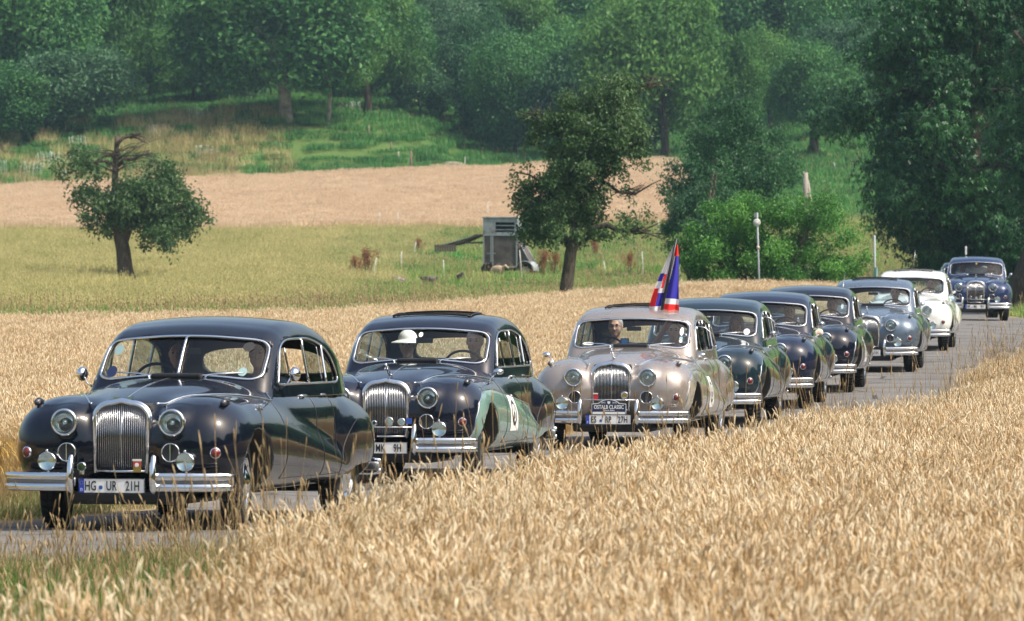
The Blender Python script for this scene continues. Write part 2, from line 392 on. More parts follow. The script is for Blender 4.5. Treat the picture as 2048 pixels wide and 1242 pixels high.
def fg_mask(X, Y):
    w = X-wheat_x(Y)+.18*np.sin(Y*1.9)+.1*np.sin(Y*4.3+X); pr = rng.random(X.shape)
    green = (X-Y*-.082)/(Y*.164)                                  # thinner towards the left of the near corner
    return (w > 0) & ~((pr > .12+1.5*green) & (Y < 34)) & in_view(X, Y) & (Y > 17)
scatter('wheat_field', grid_pts(-8, 16, 16, 128, .44, fg_mask, .4, 3), WP, .92, 1.12, 5, .07, (.93, 1.06))
scatter('wheat_field', grid_pts(-18, 14, 46, 172, .5, lambda X, Y: is_mid(X, Y) & in_view(X, Y, 1.1, 3), .4, 4), WP, .95, 1.15, 9, .07, (.86, 1.0))
M_STEM2 = foliage_mat('far_straw', [(.2, (.46, .33, .20)), (.5, (.64, .48, .32)), (.85, (.78, .64, .46))], .25, .5)
WS2 = [proto_obj(wheat_proto(50+i, 90, .9, .8, True, [M_STEM2, M_STEM2, M_STEM2])) for i in range(3)]
scatter('wheat_field', grid_pts(-46, 20, 322, 434, .85, lambda X, Y: is_far_field(X, Y) & in_view(X, Y, 1.1, 4), .4, 5), WS2, 1.0, 1.3, 12, .05, (.75, .9))
# wheat on the side of the camera and beyond the frame, seen in the paintwork
def side_mask(X, Y): return (X > wheat_x(Y)) & (X > Y*.085+1.5) & (Y > 6) & (rng.random(X.shape) < .85)
scatter('wheat_field', grid_pts(1, 34, 6, 120, 1.0, side_mask, .4, 6), WS, 1.6, 2.0, 13, .05, (.9, 1.0))

G_GREEN = foliage_mat('grass_green', [(.2, (.04, .12, .018)), (.5, (.08, .21, .03)), (.8, (.18, .30, .05))], .4, .5)
G_MIX = foliage_mat('grass_meadow', [(.2, (.07, .21, .035)), (.45, (.15, .32, .06)), (.65, (.34, .42, .12)), (.85, (.55, .50, .2))], .35, .22, spread=.4)
G_PALE = foliage_mat('crop_pale', [(.2, (.30, .32, .11)), (.5, (.50, .47, .19)), (.8, (.68, .60, .31))], .35, .3, spread=.35)
G_HILL = foliage_mat('grass_hill', [(.2, (.035, .14, .03)), (.5, (.065, .22, .045)), (.75, (.12, .30, .07)), (.95, (.26, .36, .13))], .3, .12, spread=.3)
G_HEAD = foliage_mat('grass_seed_head', [(.2, (.30, .19, .09)), (.5, (.42, .30, .15)), (.8, (.55, .42, .24))], .3, 1.0)
G_BRIGHT = foliage_mat('weeds_green', [(.2, (.03, .16, .025)), (.5, (.06, .26, .04)), (.8, (.12, .36, .07))], .4, .8)
G_VERGE = foliage_mat('grass_verge', [(.2, (.05, .11, .02)), (.45, (.11, .18, .04)), (.65, (.27, .26, .10)), (.85, (.44, .36, .18))], .4, 1.1, spread=.6)
gp = [proto_obj(grass_proto(70+i, 220, .6, .32, [G_VERGE, G_HEAD], .0035, 6, .7)) for i in range(3)]
gm = [proto_obj(grass_proto(80+i, 300, 1.2, .42, [G_MIX, G_HEAD], .009, 9, .62)) for i in range(3)]
gc = [proto_obj(grass_proto(90+i, 300, 1.2, .50, [G_PALE, G_PALE], .009, 40, .60)) for i in range(3)]
gh = [proto_obj(grass_proto(95+i, 300, 1.8, .55, [G_HILL, G_HEAD], .018, 4, .8)) for i in range(3)]
gb = [proto_obj(grass_proto(97+i, 200, 1.0, .30, [G_BRIGHT, G_BRIGHT], .018, 0, .6, 1.2)) for i in range(2)]
# verges of the road
def verge_mask(X, Y):
    e = edge_dist(X, Y); pr = rng.random(X.shape)
    near = (e > near_edge(Y)+.2) & (X < wheat_x(Y)+.3) & (pr < .9); far = (e < -1.65) & (e > verge_far(Y)-.15)
    return (near | far) & in_view(X, Y, 1.1, 1.5) & (Y > 24)
scatter('verge_grass', grid_pts(-8, 18, 24, 165, .33, verge_mask, .45, 8), gp, .6, 1.0, 20, .1, (.25, .75))
gfg = [proto_obj(grass_proto(60+i, 60, .6, .55, [G_GREEN, G_HEAD], .0035, 5, .8)) for i in range(2)]
scatter('tall_grass', grid_pts(-4, 2, 19, 36, .45, lambda X, Y: in_view(X, Y, 1.1, .4) & (rng.random(X.shape) < 1.05-1.5*(X+Y*.082)/(Y*.164)), .45, 9), gfg, .7, 1.1, 21, .15, (.5, 1.0))
# tall thin stalks along the edge of the wheat
gt = [proto_obj(grass_proto(100+i, 16, .5, .5, [G_GREEN, G_HEAD], .0035, 9, 1.05, .6)) for i in range(3)]
def stalk_mask(X, Y):
    e = X-wheat_x(Y); return (e > -.9) & (e < .5) & (Y > 30) & (Y < 110) & (rng.random(X.shape) < .24)
scatter('tall_grass', grid_pts(-8, 12, 30, 110, .45, stalk_mask, .45, 10), gt, .7, 1.1, 22, .2, (.75, 1.2))
# meadow, crop, hill
def yard(X, Y): return (Y > 222) & (Y < 256) & (X > -6.5) & (X < 2.4) & (rng.random(X.shape) > .22)
def meadow(X, Y): return ~yard(X, Y) & (~is_crop(X, Y)) & (~is_far_field(X, Y)) & (~is_mid(X, Y)) & (Y > 120) & ((edge_dist(X, Y) < -1.7) | (edge_dist(X, Y) > 2.2) & (Y > 164)) & in_view(X, Y, 1.12, 4)
scatter('meadow_grass', grid_pts(-20, 34, 122, 345, 1.05, lambda X, Y: meadow(X, Y) & (Y < 345), .45, 11), gm, .9, 1.25, 23, .08, (.6, 1.15))
scatter('pale_crop', grid_pts(-34, 0, 155, 332, 1.0, lambda X, Y: is_crop(X, Y) & in_view(X, Y, 1.1, 4) & ~((abs(X+15.3) < 2.2) & (Y > 226) & (Y < 252) & (rng.random(X.shape) < .8)), .45, 12), gc, .95, 1.25, 24, .06, (.55, .85))
scatter('hill_grass', grid_pts(-62, 62, 345, 620, 1.9, lambda X, Y: (~is_far_field(X, Y)) & ((Y > 431) | (X > 9)) & in_view(X, Y, 1.15, 6), .45, 13), gh, .95, 1.3, 25, .08, (.5, 1.2))
def weeds(X, Y):
    a = (Y > 131) & (Y < 150) & (X > -9) & (X < .5) & (rng.random(X.shape) < .8)
    b = (Y > 190) & (Y < 245) & (X > -8) & (X < 9) & (rng.random(X.shape) < .55*(.5+.5*np.sin(X*1.7+Y*.3)))
    c = (Y > 268) & (Y < 330) & (X > -8-(Y-272)*.01) & (X < 14) & (rng.random(X.shape) < .9)
    return (a | b | c) & ~is_mid(X, Y) & ~yard(X, Y)
scatter('green_weeds', grid_pts(-20, 14, 130, 328, .9, weeds, .45, 14), gb, .8, 1.3, 26, .12, (.6, 1.3))
# fading pale long grass and white umbels on the left bank
gl = [proto_obj(grass_proto(110+i, 160, 1.6, .9, [G_PALE, G_HEAD], .014, 60, 1.1)) for i in range(2)]
scatter('long_grass', grid_pts(-40, -12, 431, 452, 1.3, lambda X, Y: (rng.random(X.shape) < .75*np.interp(X, [-40, -30, -26, -22, -18, -15], [.2, .12, .7, .8, .4, 0])), .45, 15), gl, .9, 1.3, 27, .1, (.7, 1.1))
# ================================================================== trees and bushes
def leaf_mesh(name, C, Nn, L, W, tint, mats, r, fan=1, droop=0.0):
    """diamond leaves at C facing Nn"""
    n = len(C); a = r.random(n)*2*np.pi; Nn = Nn/np.linalg.norm(Nn, axis=1, keepdims=True)
    u = np.cross(Nn, np.tile([.13, .27, .95], (n, 1))); u /= np.linalg.norm(u, axis=1, keepdims=True)+1e-9; v = np.cross(Nn, u)
    Vs = []; Fs = []; Ts = []; o = 0
    for f in range(fan):
        q = a+(f-(fan-1)/2)*(2*np.pi/7 if fan > 1 else 0); d = u*np.cos(q)[:, None]+v*np.sin(q)[:, None]; w = np.cross(Nn, d)
        l = L*(1-.12*abs(f-(fan-1)/2)); b0 = C if fan == 1 else C+d*(l*.1)[:, None]
        tip = b0+d*l[:, None]-Nn*(l*.25)[:, None]+np.array([0, 0, -1.])*(l*droop)[:, None]
        m1 = b0+d*(l*.55)[:, None]+w*(W*.5)[:, None]; m2 = b0+d*(l*.55)[:, None]-w*(W*.5)[:, None]
        Vs.append(np.stack([b0, m1, tip, m2], 1).reshape(-1, 3)); Fs.append(np.arange(n*4).reshape(-1, 4)+o); o += n*4; Ts.append(np.repeat(tint, 4))
    me = npmesh(name, np.concatenate(Vs), np.concatenate(Fs), False)
    t_ = me.attributes.new('tint', 'FLOAT', 'POINT'); t_.data.foreach_set('value', np.concatenate(Ts).astype(np.float32))
    for m in mats: me.materials.append(m)
    return me
def crown(name, seed, clumps, nleaf, ls, mats, fan=1, droop=.1, inner=.35, asp=.5, up=.5):
    """clumps: (n,4..6) centre + radii; leaves fill them, facing outwards and up"""
    r = np.random.default_rng(seed); cl = np.asarray(clumps, float)
    if cl.shape[1] == 4: cl = np.concatenate([cl, cl[:, 3:4], cl[:, 3:4]], 1)
    vol = cl[:, 3]*cl[:, 4]*.5+cl[:, 4]*cl[:, 5]*.5; i = r.choice(len(cl), nleaf, p=vol/vol.sum())
    d = r.normal(size=(nleaf, 3)); d /= np.linalg.norm(d, axis=1, keepdims=True); rad = np.where(r.random(nleaf) < inner, r.random(nleaf)**.5, r.uniform(.78, 1.08, nleaf))
    C = cl[i, :3]+d*cl[i, 3:6]*rad[:, None]
    C = C+r.normal(0, 1, C.shape)*(ls*.8+.28*cl[i, 3:4]*(r.random((nleaf, 1))**2))
    Nn = d*.6+r.normal(0, .55, d.shape)+np.array([0, 0, up]); ct = r.random(len(cl))
    L = ls*r.uniform(.6, 1.25, nleaf)
    return leaf_mesh(name, C, Nn, L, L*asp, np.clip(.55*ct[i]+.45*r.random(nleaf), 0, 1), mats, r, fan, droop)
def clump_cloud(r, R3, n, rc, c0=(0, 0, 0), hollow=.55, flat=.8, lobes=6):
    """clumps on an irregular lobed envelope"""
    ld = r.normal(size=(lobes, 3)); ld /= np.linalg.norm(ld, axis=1, keepdims=True); ld[:, 2] *= .6
    out = []
    while len(out) < n:
        d = r.normal(size=3); d /= np.linalg.norm(d)
        if d[2] < -.75: continue
        k = .72+.34*max(0, max((d*l).sum() for l in ld))**2
        q = r.uniform(hollow, 1)*k
        p = np.array(c0)+d*np.array(R3)*q; s = rc*r.uniform(.6, 1.3)*(1.1-.3*q); out.append([*p, s, s, s*flat])
    return np.array(out)
BARK = mat('bark', rough=.95, spec=.15); t = NT(BARK); g = t.obj(); mp = t.n('ShaderNodeMapping'); mp.inputs['Scale'].default_value = (1, 1, .25); t.l(g, mp.inputs[0])
n = t.noise(mp.outputs[0], 14, 5, .7); t.l(t.ramp(n, [(.3, (.035, .028, .022)), (.55, (.09, .072, .055)), (.75, (.17, .15, .12))]), t.b.inputs['Base Color']); t.bump(n, .05)
BARKL = mat('bark_pale', rough=.9, spec=.15); t = NT(BARKL); n = t.noise(t.obj(), 5, 5, .7); t.l(t.ramp(n, [(.35, (.16, .14, .11)), (.6, (.42, .40, .34))]), t.b.inputs['Base Color']); t.bump(n, .03)
def limb(mb, r, p, d, L, rad, depth, bend=.35, seg=7, ends=None, up=.15):
    """a wandering tapered limb with side limbs"""
    P = [Vector(p)]; d = Vector(d).normalized(); k = 6; rs = [rad]
    for i in range(k):
        d = (d+Vector(r.normal(0, bend/2.2, 3))+Vector((0, 0, up*.3))).normalized(); P.append(P[-1]+d*(L/k)); rs.append(rad*(1-(i+1)/k*.62))
    mb.tube(P, rs, seg if depth > 0 else 5)
    if ends is not None and depth <= 1: ends.extend([P[-1], P[-3]])
    if depth > 0:
        for j in range(r.integers(2, 4)+ (1 if depth > 1 else 0)):
            i = r.integers(2, k+1); a = r.random()*6.28; sd = (d.orthogonal().normalized())
            sd.rotate(Matrix.Rotation(a, 3, d)); limb(mb, r, P[i], d*.6+sd*.9, L*r.uniform(.45, .7), rs[i]*.62, depth-1, bend, seg, ends, up)
    return P
LEAF_A = foliage_mat('leaf_mid_green', [(.15, (.016, .075, .022)), (.5, (.040, .150, .040)), (.85, (.10, .26, .065))], .35, .35, spread=.6, objrand=.35)
LEAF_B = foliage_mat('leaf_grey_green', [(.15, (.022, .075, .038)), (.5, (.052, .14, .060)), (.85, (.12, .235, .11))], .3, .35, spread=.6, objrand=.3)
LEAF_C = foliage_mat('leaf_yellow_green', [(.15, (.030, .105, .022)), (.5, (.072, .19, .038)), (.85, (.15, .31, .07))], .4, .35, spread=.6, objrand=.3)
LEAF_D = foliage_mat('leaf_dark_green', [(.15, (.010, .048, .018)), (.5, (.022, .088, .030)), (.85, (.06, .175, .055))], .25, .5, rough=.42, spread=.7, objrand=.1)
LEAF_E = foliage_mat('leaf_apple', [(.15, (.028, .07, .02)), (.5, (.055, .12, .032)), (.85, (.13, .22, .085))], .3, .8, rough=.5, spread=.7, objrand=.1)
LEAF_G = foliage_mat('leaf_glossy_green', [(.15, (.025, .10, .02)), (.5, (.07, .21, .035)), (.85, (.17, .38, .08))], .3, .8, rough=.36, spread=.75, objrand=.1)
# ---- far trees of the orchard and wood: crown and trunk shapes shared
CROWNS = []
for s, (R3, n, rc, lf) in enumerate([((1, 1, 1.15), 70, .26, LEAF_A), ((1.1, 1.1, .85), 60, .27, LEAF_B), ((.8, .8, 1.3), 60, .24, LEAF_A), ((1, 1, 1), 46, .27, LEAF_C), ((1.05, 1, .95), 80, .22, LEAF_D), ((.95, .95, 1.1), 60, .25, LEAF_C)]):
    r = np.random.default_rng(200+s); cl = clump_cloud(r, R3, n, rc)
    CROWNS.append(crown('crown_mesh', 300+s, cl, 22000, .066, [lf], asp=.6, droop=.15))
TRUNKS = []
for s in range(3):
    r = np.random.default_rng(400+s); mb = MB(); P = [Vector((0, 0, -.15)), Vector((.02, 0, .3)), Vector((r.normal(0, .06), 0, .8)), Vector((r.normal(0, .1), r.normal(0, .05), 1.5))]
    mb.tube(P, [.15, .10, .085, .06], 9)
    for j in range(5):
        a = j*1.3+r.random(); limb(mb, r, P[2]+Vector((0, 0, r.uniform(-.1, .5))), (math.cos(a), math.sin(a), 1.0), .9, .045, 1, .3, 6)
    me = bpy.data.meshes.new('trunk_mesh'); me.from_pydata(mb.V, [], mb.F); me.polygons.foreach_set('use_smooth', [True]*len(mb.F)); me.materials.append(BARK); TRUNKS.append(me)
rt = np.random.default_rng(55)
def far_tree(name, pxx, Y, H, Wd, cr, label, cat='tree', th=.32, lean=0, group=None, tk=None, trunk_r=1.0, bark=None, X=None):
    """tree of height H, crown width Wd; the crown starts at th*H"""
    x = (pxx-1024)*Y/FPX if X is None else X
    e = empty(name, (x, Y, gz(x, Y)-.1), 0, label, cat, group)
    ch = H*(1-th); s = CROWNS[cr % 6]
    c = bpy.data.objects.new('crown', s); COL.objects.link(c); c.parent = e; c.location = (lean*H*.7, 0, H*th+ch*.47)
    zr = (1.15, .85, 1.3, 1, .95, 1.1)[cr % 6]; xr = (1, 1.1, .8, 1, 1.05, .95)[cr % 6]
    c.scale = (Wd*.62/xr, Wd*.62/xr, ch*.60/zr); c.rotation_euler = (rt.normal(0, .1), rt.normal(0, .1), rt.random()*6.28)
    t_ = bpy.data.objects.new('trunk', TRUNKS[rt.integers(0, 3) if tk is None else tk]); COL.objects.link(t_); t_.parent = e
    k = H*(th+.25)/1.3; t_.scale = (k*.8*trunk_r, k*.8*trunk_r, k); t_.rotation_euler = (0, math.atan(lean*.8), rt.random()*.4)
    if bark: 
        t_.data = t_.data.copy(); t_.data.materials.clear(); t_.data.materials.append(bark)
    return e
FT = [ # px, Y, H, W, crown, thick-start, label
 (70, 462, 13.5, 9.5, 0, .12, 'huge dark green tree filling the upper left corner of the picture', 1.2),
 (215, 470, 12, 6.5, 3, .15, 'tall yellow green tree just right of the huge dark tree in the upper left corner', 1),
 (130, 450, 5.6, 9.0, 1, .04, 'wide low grey green tree under the huge dark tree at the upper left', 1),
 (345, 492, 4.6, 4.8, 3, .25, 'small bright fruit tree left of the tree with the thick pale trunk', 1),
 (430, 486, 5.0, 4.6, 1, .2, 'small grey green fruit tree beside the big tree with the thick pale trunk', 1),
 (430, 540, 8.5, 7.5, 4, .1, 'dark leafy tree above the small orchard trees on the left slope', 1),
 (300, 560, 9.5, 6, 0, .1, 'upright tree high on the slope above the bright grass clearing', 1),
 (395, 590, 10, 7, 1, .1, 'grey green tree at the top of the picture left of the tall pale-trunked tree', 1),
 (570, 449, 13.5, 12.5, 0, .13, 'big spreading tree with a thick pale trunk on top of the grassy bank', 1.5),
 (735, 458, 9.5, 6.5, 3, .22, 'slim tree with a dark leaning trunk right of the white birch trunk', 1),
 (800, 505, 9.0, 5.0, 5, .15, 'yellow green tree between the birch and the dark round bush on the slope', 1),
 (842, 462, 4.2, 4.2, 4, .08, 'dark round bushy tree low on the shaded slope', 1),
 (897, 492, 8.0, 5.5, 1, .3, 'orchard tree with a thin bare trunk standing alone in the shaded grass', 1),
 (965, 470, 9.5, 5.0, 4, .05, 'dark tree behind the top left of the apple tree in the middle', 1),
 (1030, 452, 9.0, 5.2, 0, .04, 'dense green tree whose foot is behind the far end of the pale wheat field', 1),
 (1115, 520, 11, 6.0, 5, .1, 'light green tree rising behind the apple tree in the middle', 1),
 (1200, 480, 7.5, 5, 4, .1, 'dark green tree in the shade behind the crown of the middle apple tree', 1),
 (1330, 440, 12.8, 8.8, 3, .1, 'tall rounded light green tree in the upper middle right of the picture', 1.1),
 (1455, 445, 9.5, 5.0, 5, .12, 'light green tree with upright shoots right of the tall rounded tree', 1),
 (1625, 432, 8.3, 5.6, 0, .22, 'tree with a dark straight trunk on the sunlit meadow left of the chestnuts', 1.4),
 (1688, 455, 8.5, 5.2, 1, .25, 'tree half hidden behind the left edge of the chestnut crown', 1.2),
 (1540, 470, 8.5, 5.0, 5, .1, 'pale green tree with upright shoots between the tall rounded tree and the meadow tree', 1),
 (20, 505, 13, 8, 4, .1, 'dark tree behind the huge tree at the left edge', 1),
 (520, 570, 12, 8, 4, .1, 'dark tree behind the crown of the big pale-trunked tree', 1),
 (650, 540, 11, 7, 5, .1, 'light green tree behind the crown of the white birch', 1),
 (760, 580, 12, 8, 0, .1, 'green tree at the top edge between the birch and the middle of the picture', 1),
 (880, 560, 11.5, 7.5, 5, .1, 'yellow green tree at the top edge above the shaded slope', 1),
 (990, 575, 13, 8, 0, .1, 'green tree at the top edge left of the middle apple tree', 1),
 (1090, 600, 13, 8, 4, .1, 'dark tree at the top edge above the middle apple tree', 1),
 (1190, 570, 13, 7.5, 2, .1, 'narrow upright tree at the top edge right of the middle apple tree', 1),
 (1270, 530, 9.5, 7.0, 4, .08, 'dark tree tucked behind the left side of the tall rounded tree', 1),
 (1430, 560, 13.5, 8, 0, .1, 'green tree at the top edge behind the tall rounded tree', 1),
 (1560, 560, 13, 8, 4, .1, 'dark green tree at the top edge left of the chestnut crown', 1),
 (1650, 520, 12, 8, 2, .1, 'upright tree at the top edge touching the left of the chestnut crown', 1),
 (1740, 500, 13, 9, 0, .1, 'green tree mostly covered by the chestnut crown', 1),
 (930, 500, 10, 8.5, 4, .1, 'dark tree filling the gap above the lone orchard tree with a thin bare trunk', 1),
 (1000, 462, 8.5, 6.5, 4, .03, 'low dark leafy tree left of the dense green tree behind the pale field end', 1),
 (1080, 460, 9.5, 7.0, 0, .03, 'leafy tree directly behind the left side of the middle apple tree', 1),
 (1165, 450, 8.5, 6.5, 4, .03, 'dark tree directly behind the crown of the middle apple tree', 1),
 (1245, 446, 7.5, 5.5, 0, .03, 'low leafy tree behind the right side of the middle apple tree', 1),
 (1290, 480, 12, 9, 5, .1, 'light tree touching the left shoulder of the tall rounded tree', 1),
 (1500, 505, 12.5, 9, 0, .1, 'green tree behind the upright shoots right of the tall rounded tree', 1),
 (690, 495, 10.5, 8, 0, .12, 'green tree behind and between the white birch and the slim leaning tree', 1),
 (610, 515, 12, 9, 4, .1, 'dark tree behind the right half of the big pale-trunked tree', 1),
 (480, 505, 11, 8.5, 5, .12, 'light green tree behind the left half of the big pale-trunked tree', 1),
 (160, 495, 13, 9.5, 4, .05, 'dark tree behind the wide low grey green tree', 1),
 (255, 515, 12, 8.5, 0, .1, 'green tree behind the tall yellow green tree at the upper left', 1),
 (10, 447, 6.0, 7.0, 0, .03, 'low leafy tree at the very left edge above the white flowers', 1),
 (300, 476, 5.5, 6.0, 0, .08, 'small leafy tree left of the row of fruit trees on the left slope', 1),
 (385, 468, 5.6, 6.0, 3, .12, 'small spreading fruit tree in the middle of the row on the left slope', 1),
 (485, 466, 7.0, 6.5, 1, .08, 'grey green tree close to the left of the thick pale trunk', 1),
 (540, 482, 9.0, 7.5, 4, .05, 'dark tree directly behind the thick pale trunk', 1),
 (625, 478, 9.0, 7.5, 0, .06, 'leafy tree behind the gap between the pale trunk and the birch', 1),
 (700, 474, 8.0, 6.5, 4, .08, 'dark tree close behind the right of the birch', 1),
 (785, 470, 7.0, 6.0, 0, .10, 'green tree left of the dark round bushy tree on the slope', 1),
 (1690, 475, 11, 8, 0, .08, 'green tree behind the tree at the left edge of the chestnut crown', 1)]
for k, (a, Y, H, W, cr, th, lb, tr) in enumerate(FT):
    far_tree('broadleaf_tree', a, Y, H, W, cr, lb, 'tree', th, 0.06*math.sin(k*2.1), 'trees of the orchard and wood behind the fields', None, tr, BARKL if k == 8 else None)
far_tree('birch_tree', 655, 449, 9.0, 5.2, 3, 'slim tree with a leaning white trunk beside the thick pale trunk on the bank', 'tree', .3, .12, None, 1, .5, BARKL)
# wood filling the slope above: rows of trees closing behind the named ones
ORD = ['first', 'second', 'third', 'fourth', 'fifth', 'sixth', 'seventh', 'eighth', 'ninth', 'tenth', 'eleventh', 'twelfth', 'thirteenth', 'fourteenth', 'fifteenth', 'sixteenth', 'seventeenth', 'eighteenth', 'nineteenth', 'twentieth']
KIND = ['green', 'grey green', 'narrow upright', 'yellow green', 'dark green', 'light green']
for row, Y in enumerate((508, 536, 566, 600, 628, 660)):
    hw = Y*.082+5; xs_ = np.arange(-hw+rt.random()*3, hw, 5.6 if Y < 590 else 6.6); k = 0
    for X in xs_:
        Yt = Y+rt.uniform(-9, 9); X = X+rt.uniform(-1.8, 1.8); pxx = 1024+X*FPX/Yt
        if Y < 590 and ((300 < pxx < 400 and Y < 560) or (Y < 520 and (pxx < 480 or 860 < pxx < 930)) or (Y < 540 and 1570 < pxx < 1700)): continue
        c_ = int(rt.integers(0, 6)); far_tree('woodland_tree', 0, Yt, rt.uniform(7.5, 10.5) if Y < 590 else rt.uniform(11, 15), rt.uniform(5.5, 8) if Y < 590 else rt.uniform(8, 10.5), c_, KIND[c_]+' tree of the hillside wood, '+ORD[min(k, 19)]+' from the left in its '+ORD[row]+' row', 'tree', .05 if Y > 590 else .12, 0, 'trees of the hillside wood', X=X); k += 1
# trees behind the photographer, which show only as a dark band in the paintwork
for X, Y, H in [(34+13*math.sin(k*1.7)+k*.4, -34+k*7.5, 13+2.5*math.sin(k*2.3)) for k in range(26)]+[(-48+k*7.2, -44+5*math.sin(k*2.1), 14+2*math.sin(k*1.3)) for k in range(11)]+[(38, 18, 11), (52, 34, 12), (46, 2, 10), (60, 60, 12), (30, -30, 12), (10, -48, 13), (-14, -52, 12), (66, 90, 13), (70, 12, 13), (46, -22, 12), (-38, -40, 12), (72, 120, 14)]:
    far_tree('roadside_tree', 0, Y, H, H*.95, 4, 'tree outside the picture on the side of the camera', 'tree', .08, 0, 'trees outside the picture on the camera side', X=X)

# ---- apple tree, left (about 250 m away)
def clumps_from(spots, Y, x0, g0, r, sub=7, sy=.8):
    """spots: (photo x, photo y, radius in photo px); gives clumps relative to the foot"""
    out = []
    for (a, b, q) in spots:
        p = px(a, b, Y); R0 = q*Y/FPX
        for _ in range(max(3, int(sub*q/30))):
            d = r.normal(size=3)*R0*.58; s = R0*r.uniform(.24, .52); dy = r.normal(0, R0*sy)
            out.append([p[0]-x0+d[0], dy+d[1]*.3, p[2]-g0+d[2]*.85, s, s, s*.75])
    return np.array(out)
def tree_path(pts, Y, x0, g0, r, dep=0): return [Vector((px(a, b, Y)[0]-x0, r.normal(0, dep)+0.0, px(a, b, Y)[2]-g0)) for a, b in pts]
def apple_left():
    Y = 250.; r = np.random.default_rng(5); p = px(252, 560, Y); g0 = gz(p[0], Y); x0 = p[0]
    e = empty('apple_tree', (x0, Y, g0), 0, 'old apple tree with bare arching top branches, standing left in the pale crop', 'tree')
    mb = MB(); T = lambda pts, rad, dep=.0, seg=9: mb.tube(tree_path(pts, Y, x0, g0, r, dep), [q*Y/FPX for q in rad], seg)
    T([(254, 566), (250, 540), (246, 500), (240, 470), (236, 440), (232, 400), (230, 360), (232, 320), (234, 290), (233, 272)], [20, 16.5, 14.5, 14, 10, 8, 7, 6, 5, 4])
    T([(248, 480), (258, 455), (266, 430), (285, 400), (310, 380), (340, 370)], [10, 9, 7, 6, 4, 2.5], .2)
    T([(260, 445), (290, 440), (330, 425), (370, 420), (395, 430)], [6, 5, 4, 3, 1.5], .2)
    T([(236, 450), (215, 430), (195, 415), (170, 405)], [7, 5, 3.5, 2], .2)
    T([(236, 330), (250, 320), (268, 318), (285, 310), (300, 300)], [4.5, 4, 3.5, 2.5, 1.2], .1)
    T([(234, 290), (246, 276), (262, 272), (276, 276), (290, 285)], [4, 3.5, 3, 2.2, 1.2], .1)
    T([(230, 330), (210, 322), (190, 325), (165, 335), (140, 345)], [4, 3, 2.2, 1.6, 1], .1)
    for k in range(60):
        a = r.uniform(130, 330); b = r.uniform(300, 345) if a < 235 else r.uniform(275, 330)
        s = (231+r.normal(0, 3), r.uniform(300, 350)); T([s, ((s[0]+a)/2, (s[1]+b)/2-6), (a, b)], [.9, .6, .35], .25, 4)
    for k in range(22):
        s = r.choice([0, 1]); a0, b0 = ((285, 310), (270, 274))[s]; T([(a0-r.uniform(0, 20), b0+r.normal(0, 3)), (a0+r.uniform(0, 18), b0-r.uniform(0, 12)), (a0+r.uniform(5, 32), b0-r.uniform(-20, 22))], [.9, .6, .3], .15, 4)
    mb.build('trunk', BARK, e)
    sp = [(270, 420, 46), (320, 420, 50), (350, 400, 38), (380, 430, 30), (300, 460, 32), (330, 465, 26), (240, 400, 30), (200, 410, 32), (170, 395, 26), (190, 440, 22), (210, 460, 16), (300, 370, 34), (330, 350, 26), (350, 375, 26),
          (280, 390, 36), (365, 460, 20), (395, 425, 14), (345, 492, 11), (185, 460, 10), (250, 440, 26), (290, 480, 10), (150, 335, 26), (120, 325, 16), (180, 320, 20), (150, 300, 14), (125, 345, 12), (135, 360, 10), (195, 350, 14), (400, 405, 10), (168, 420, 12), (330, 485, 12)]
    cl = clumps_from(sp, Y, x0, g0, r, 12)
    mkobj('crown', crown('apple_crown', 6, cl, 24000, .15, [LEAF_E], asp=.6, droop=.2, inner=.5, up=.3), e)
apple_left()
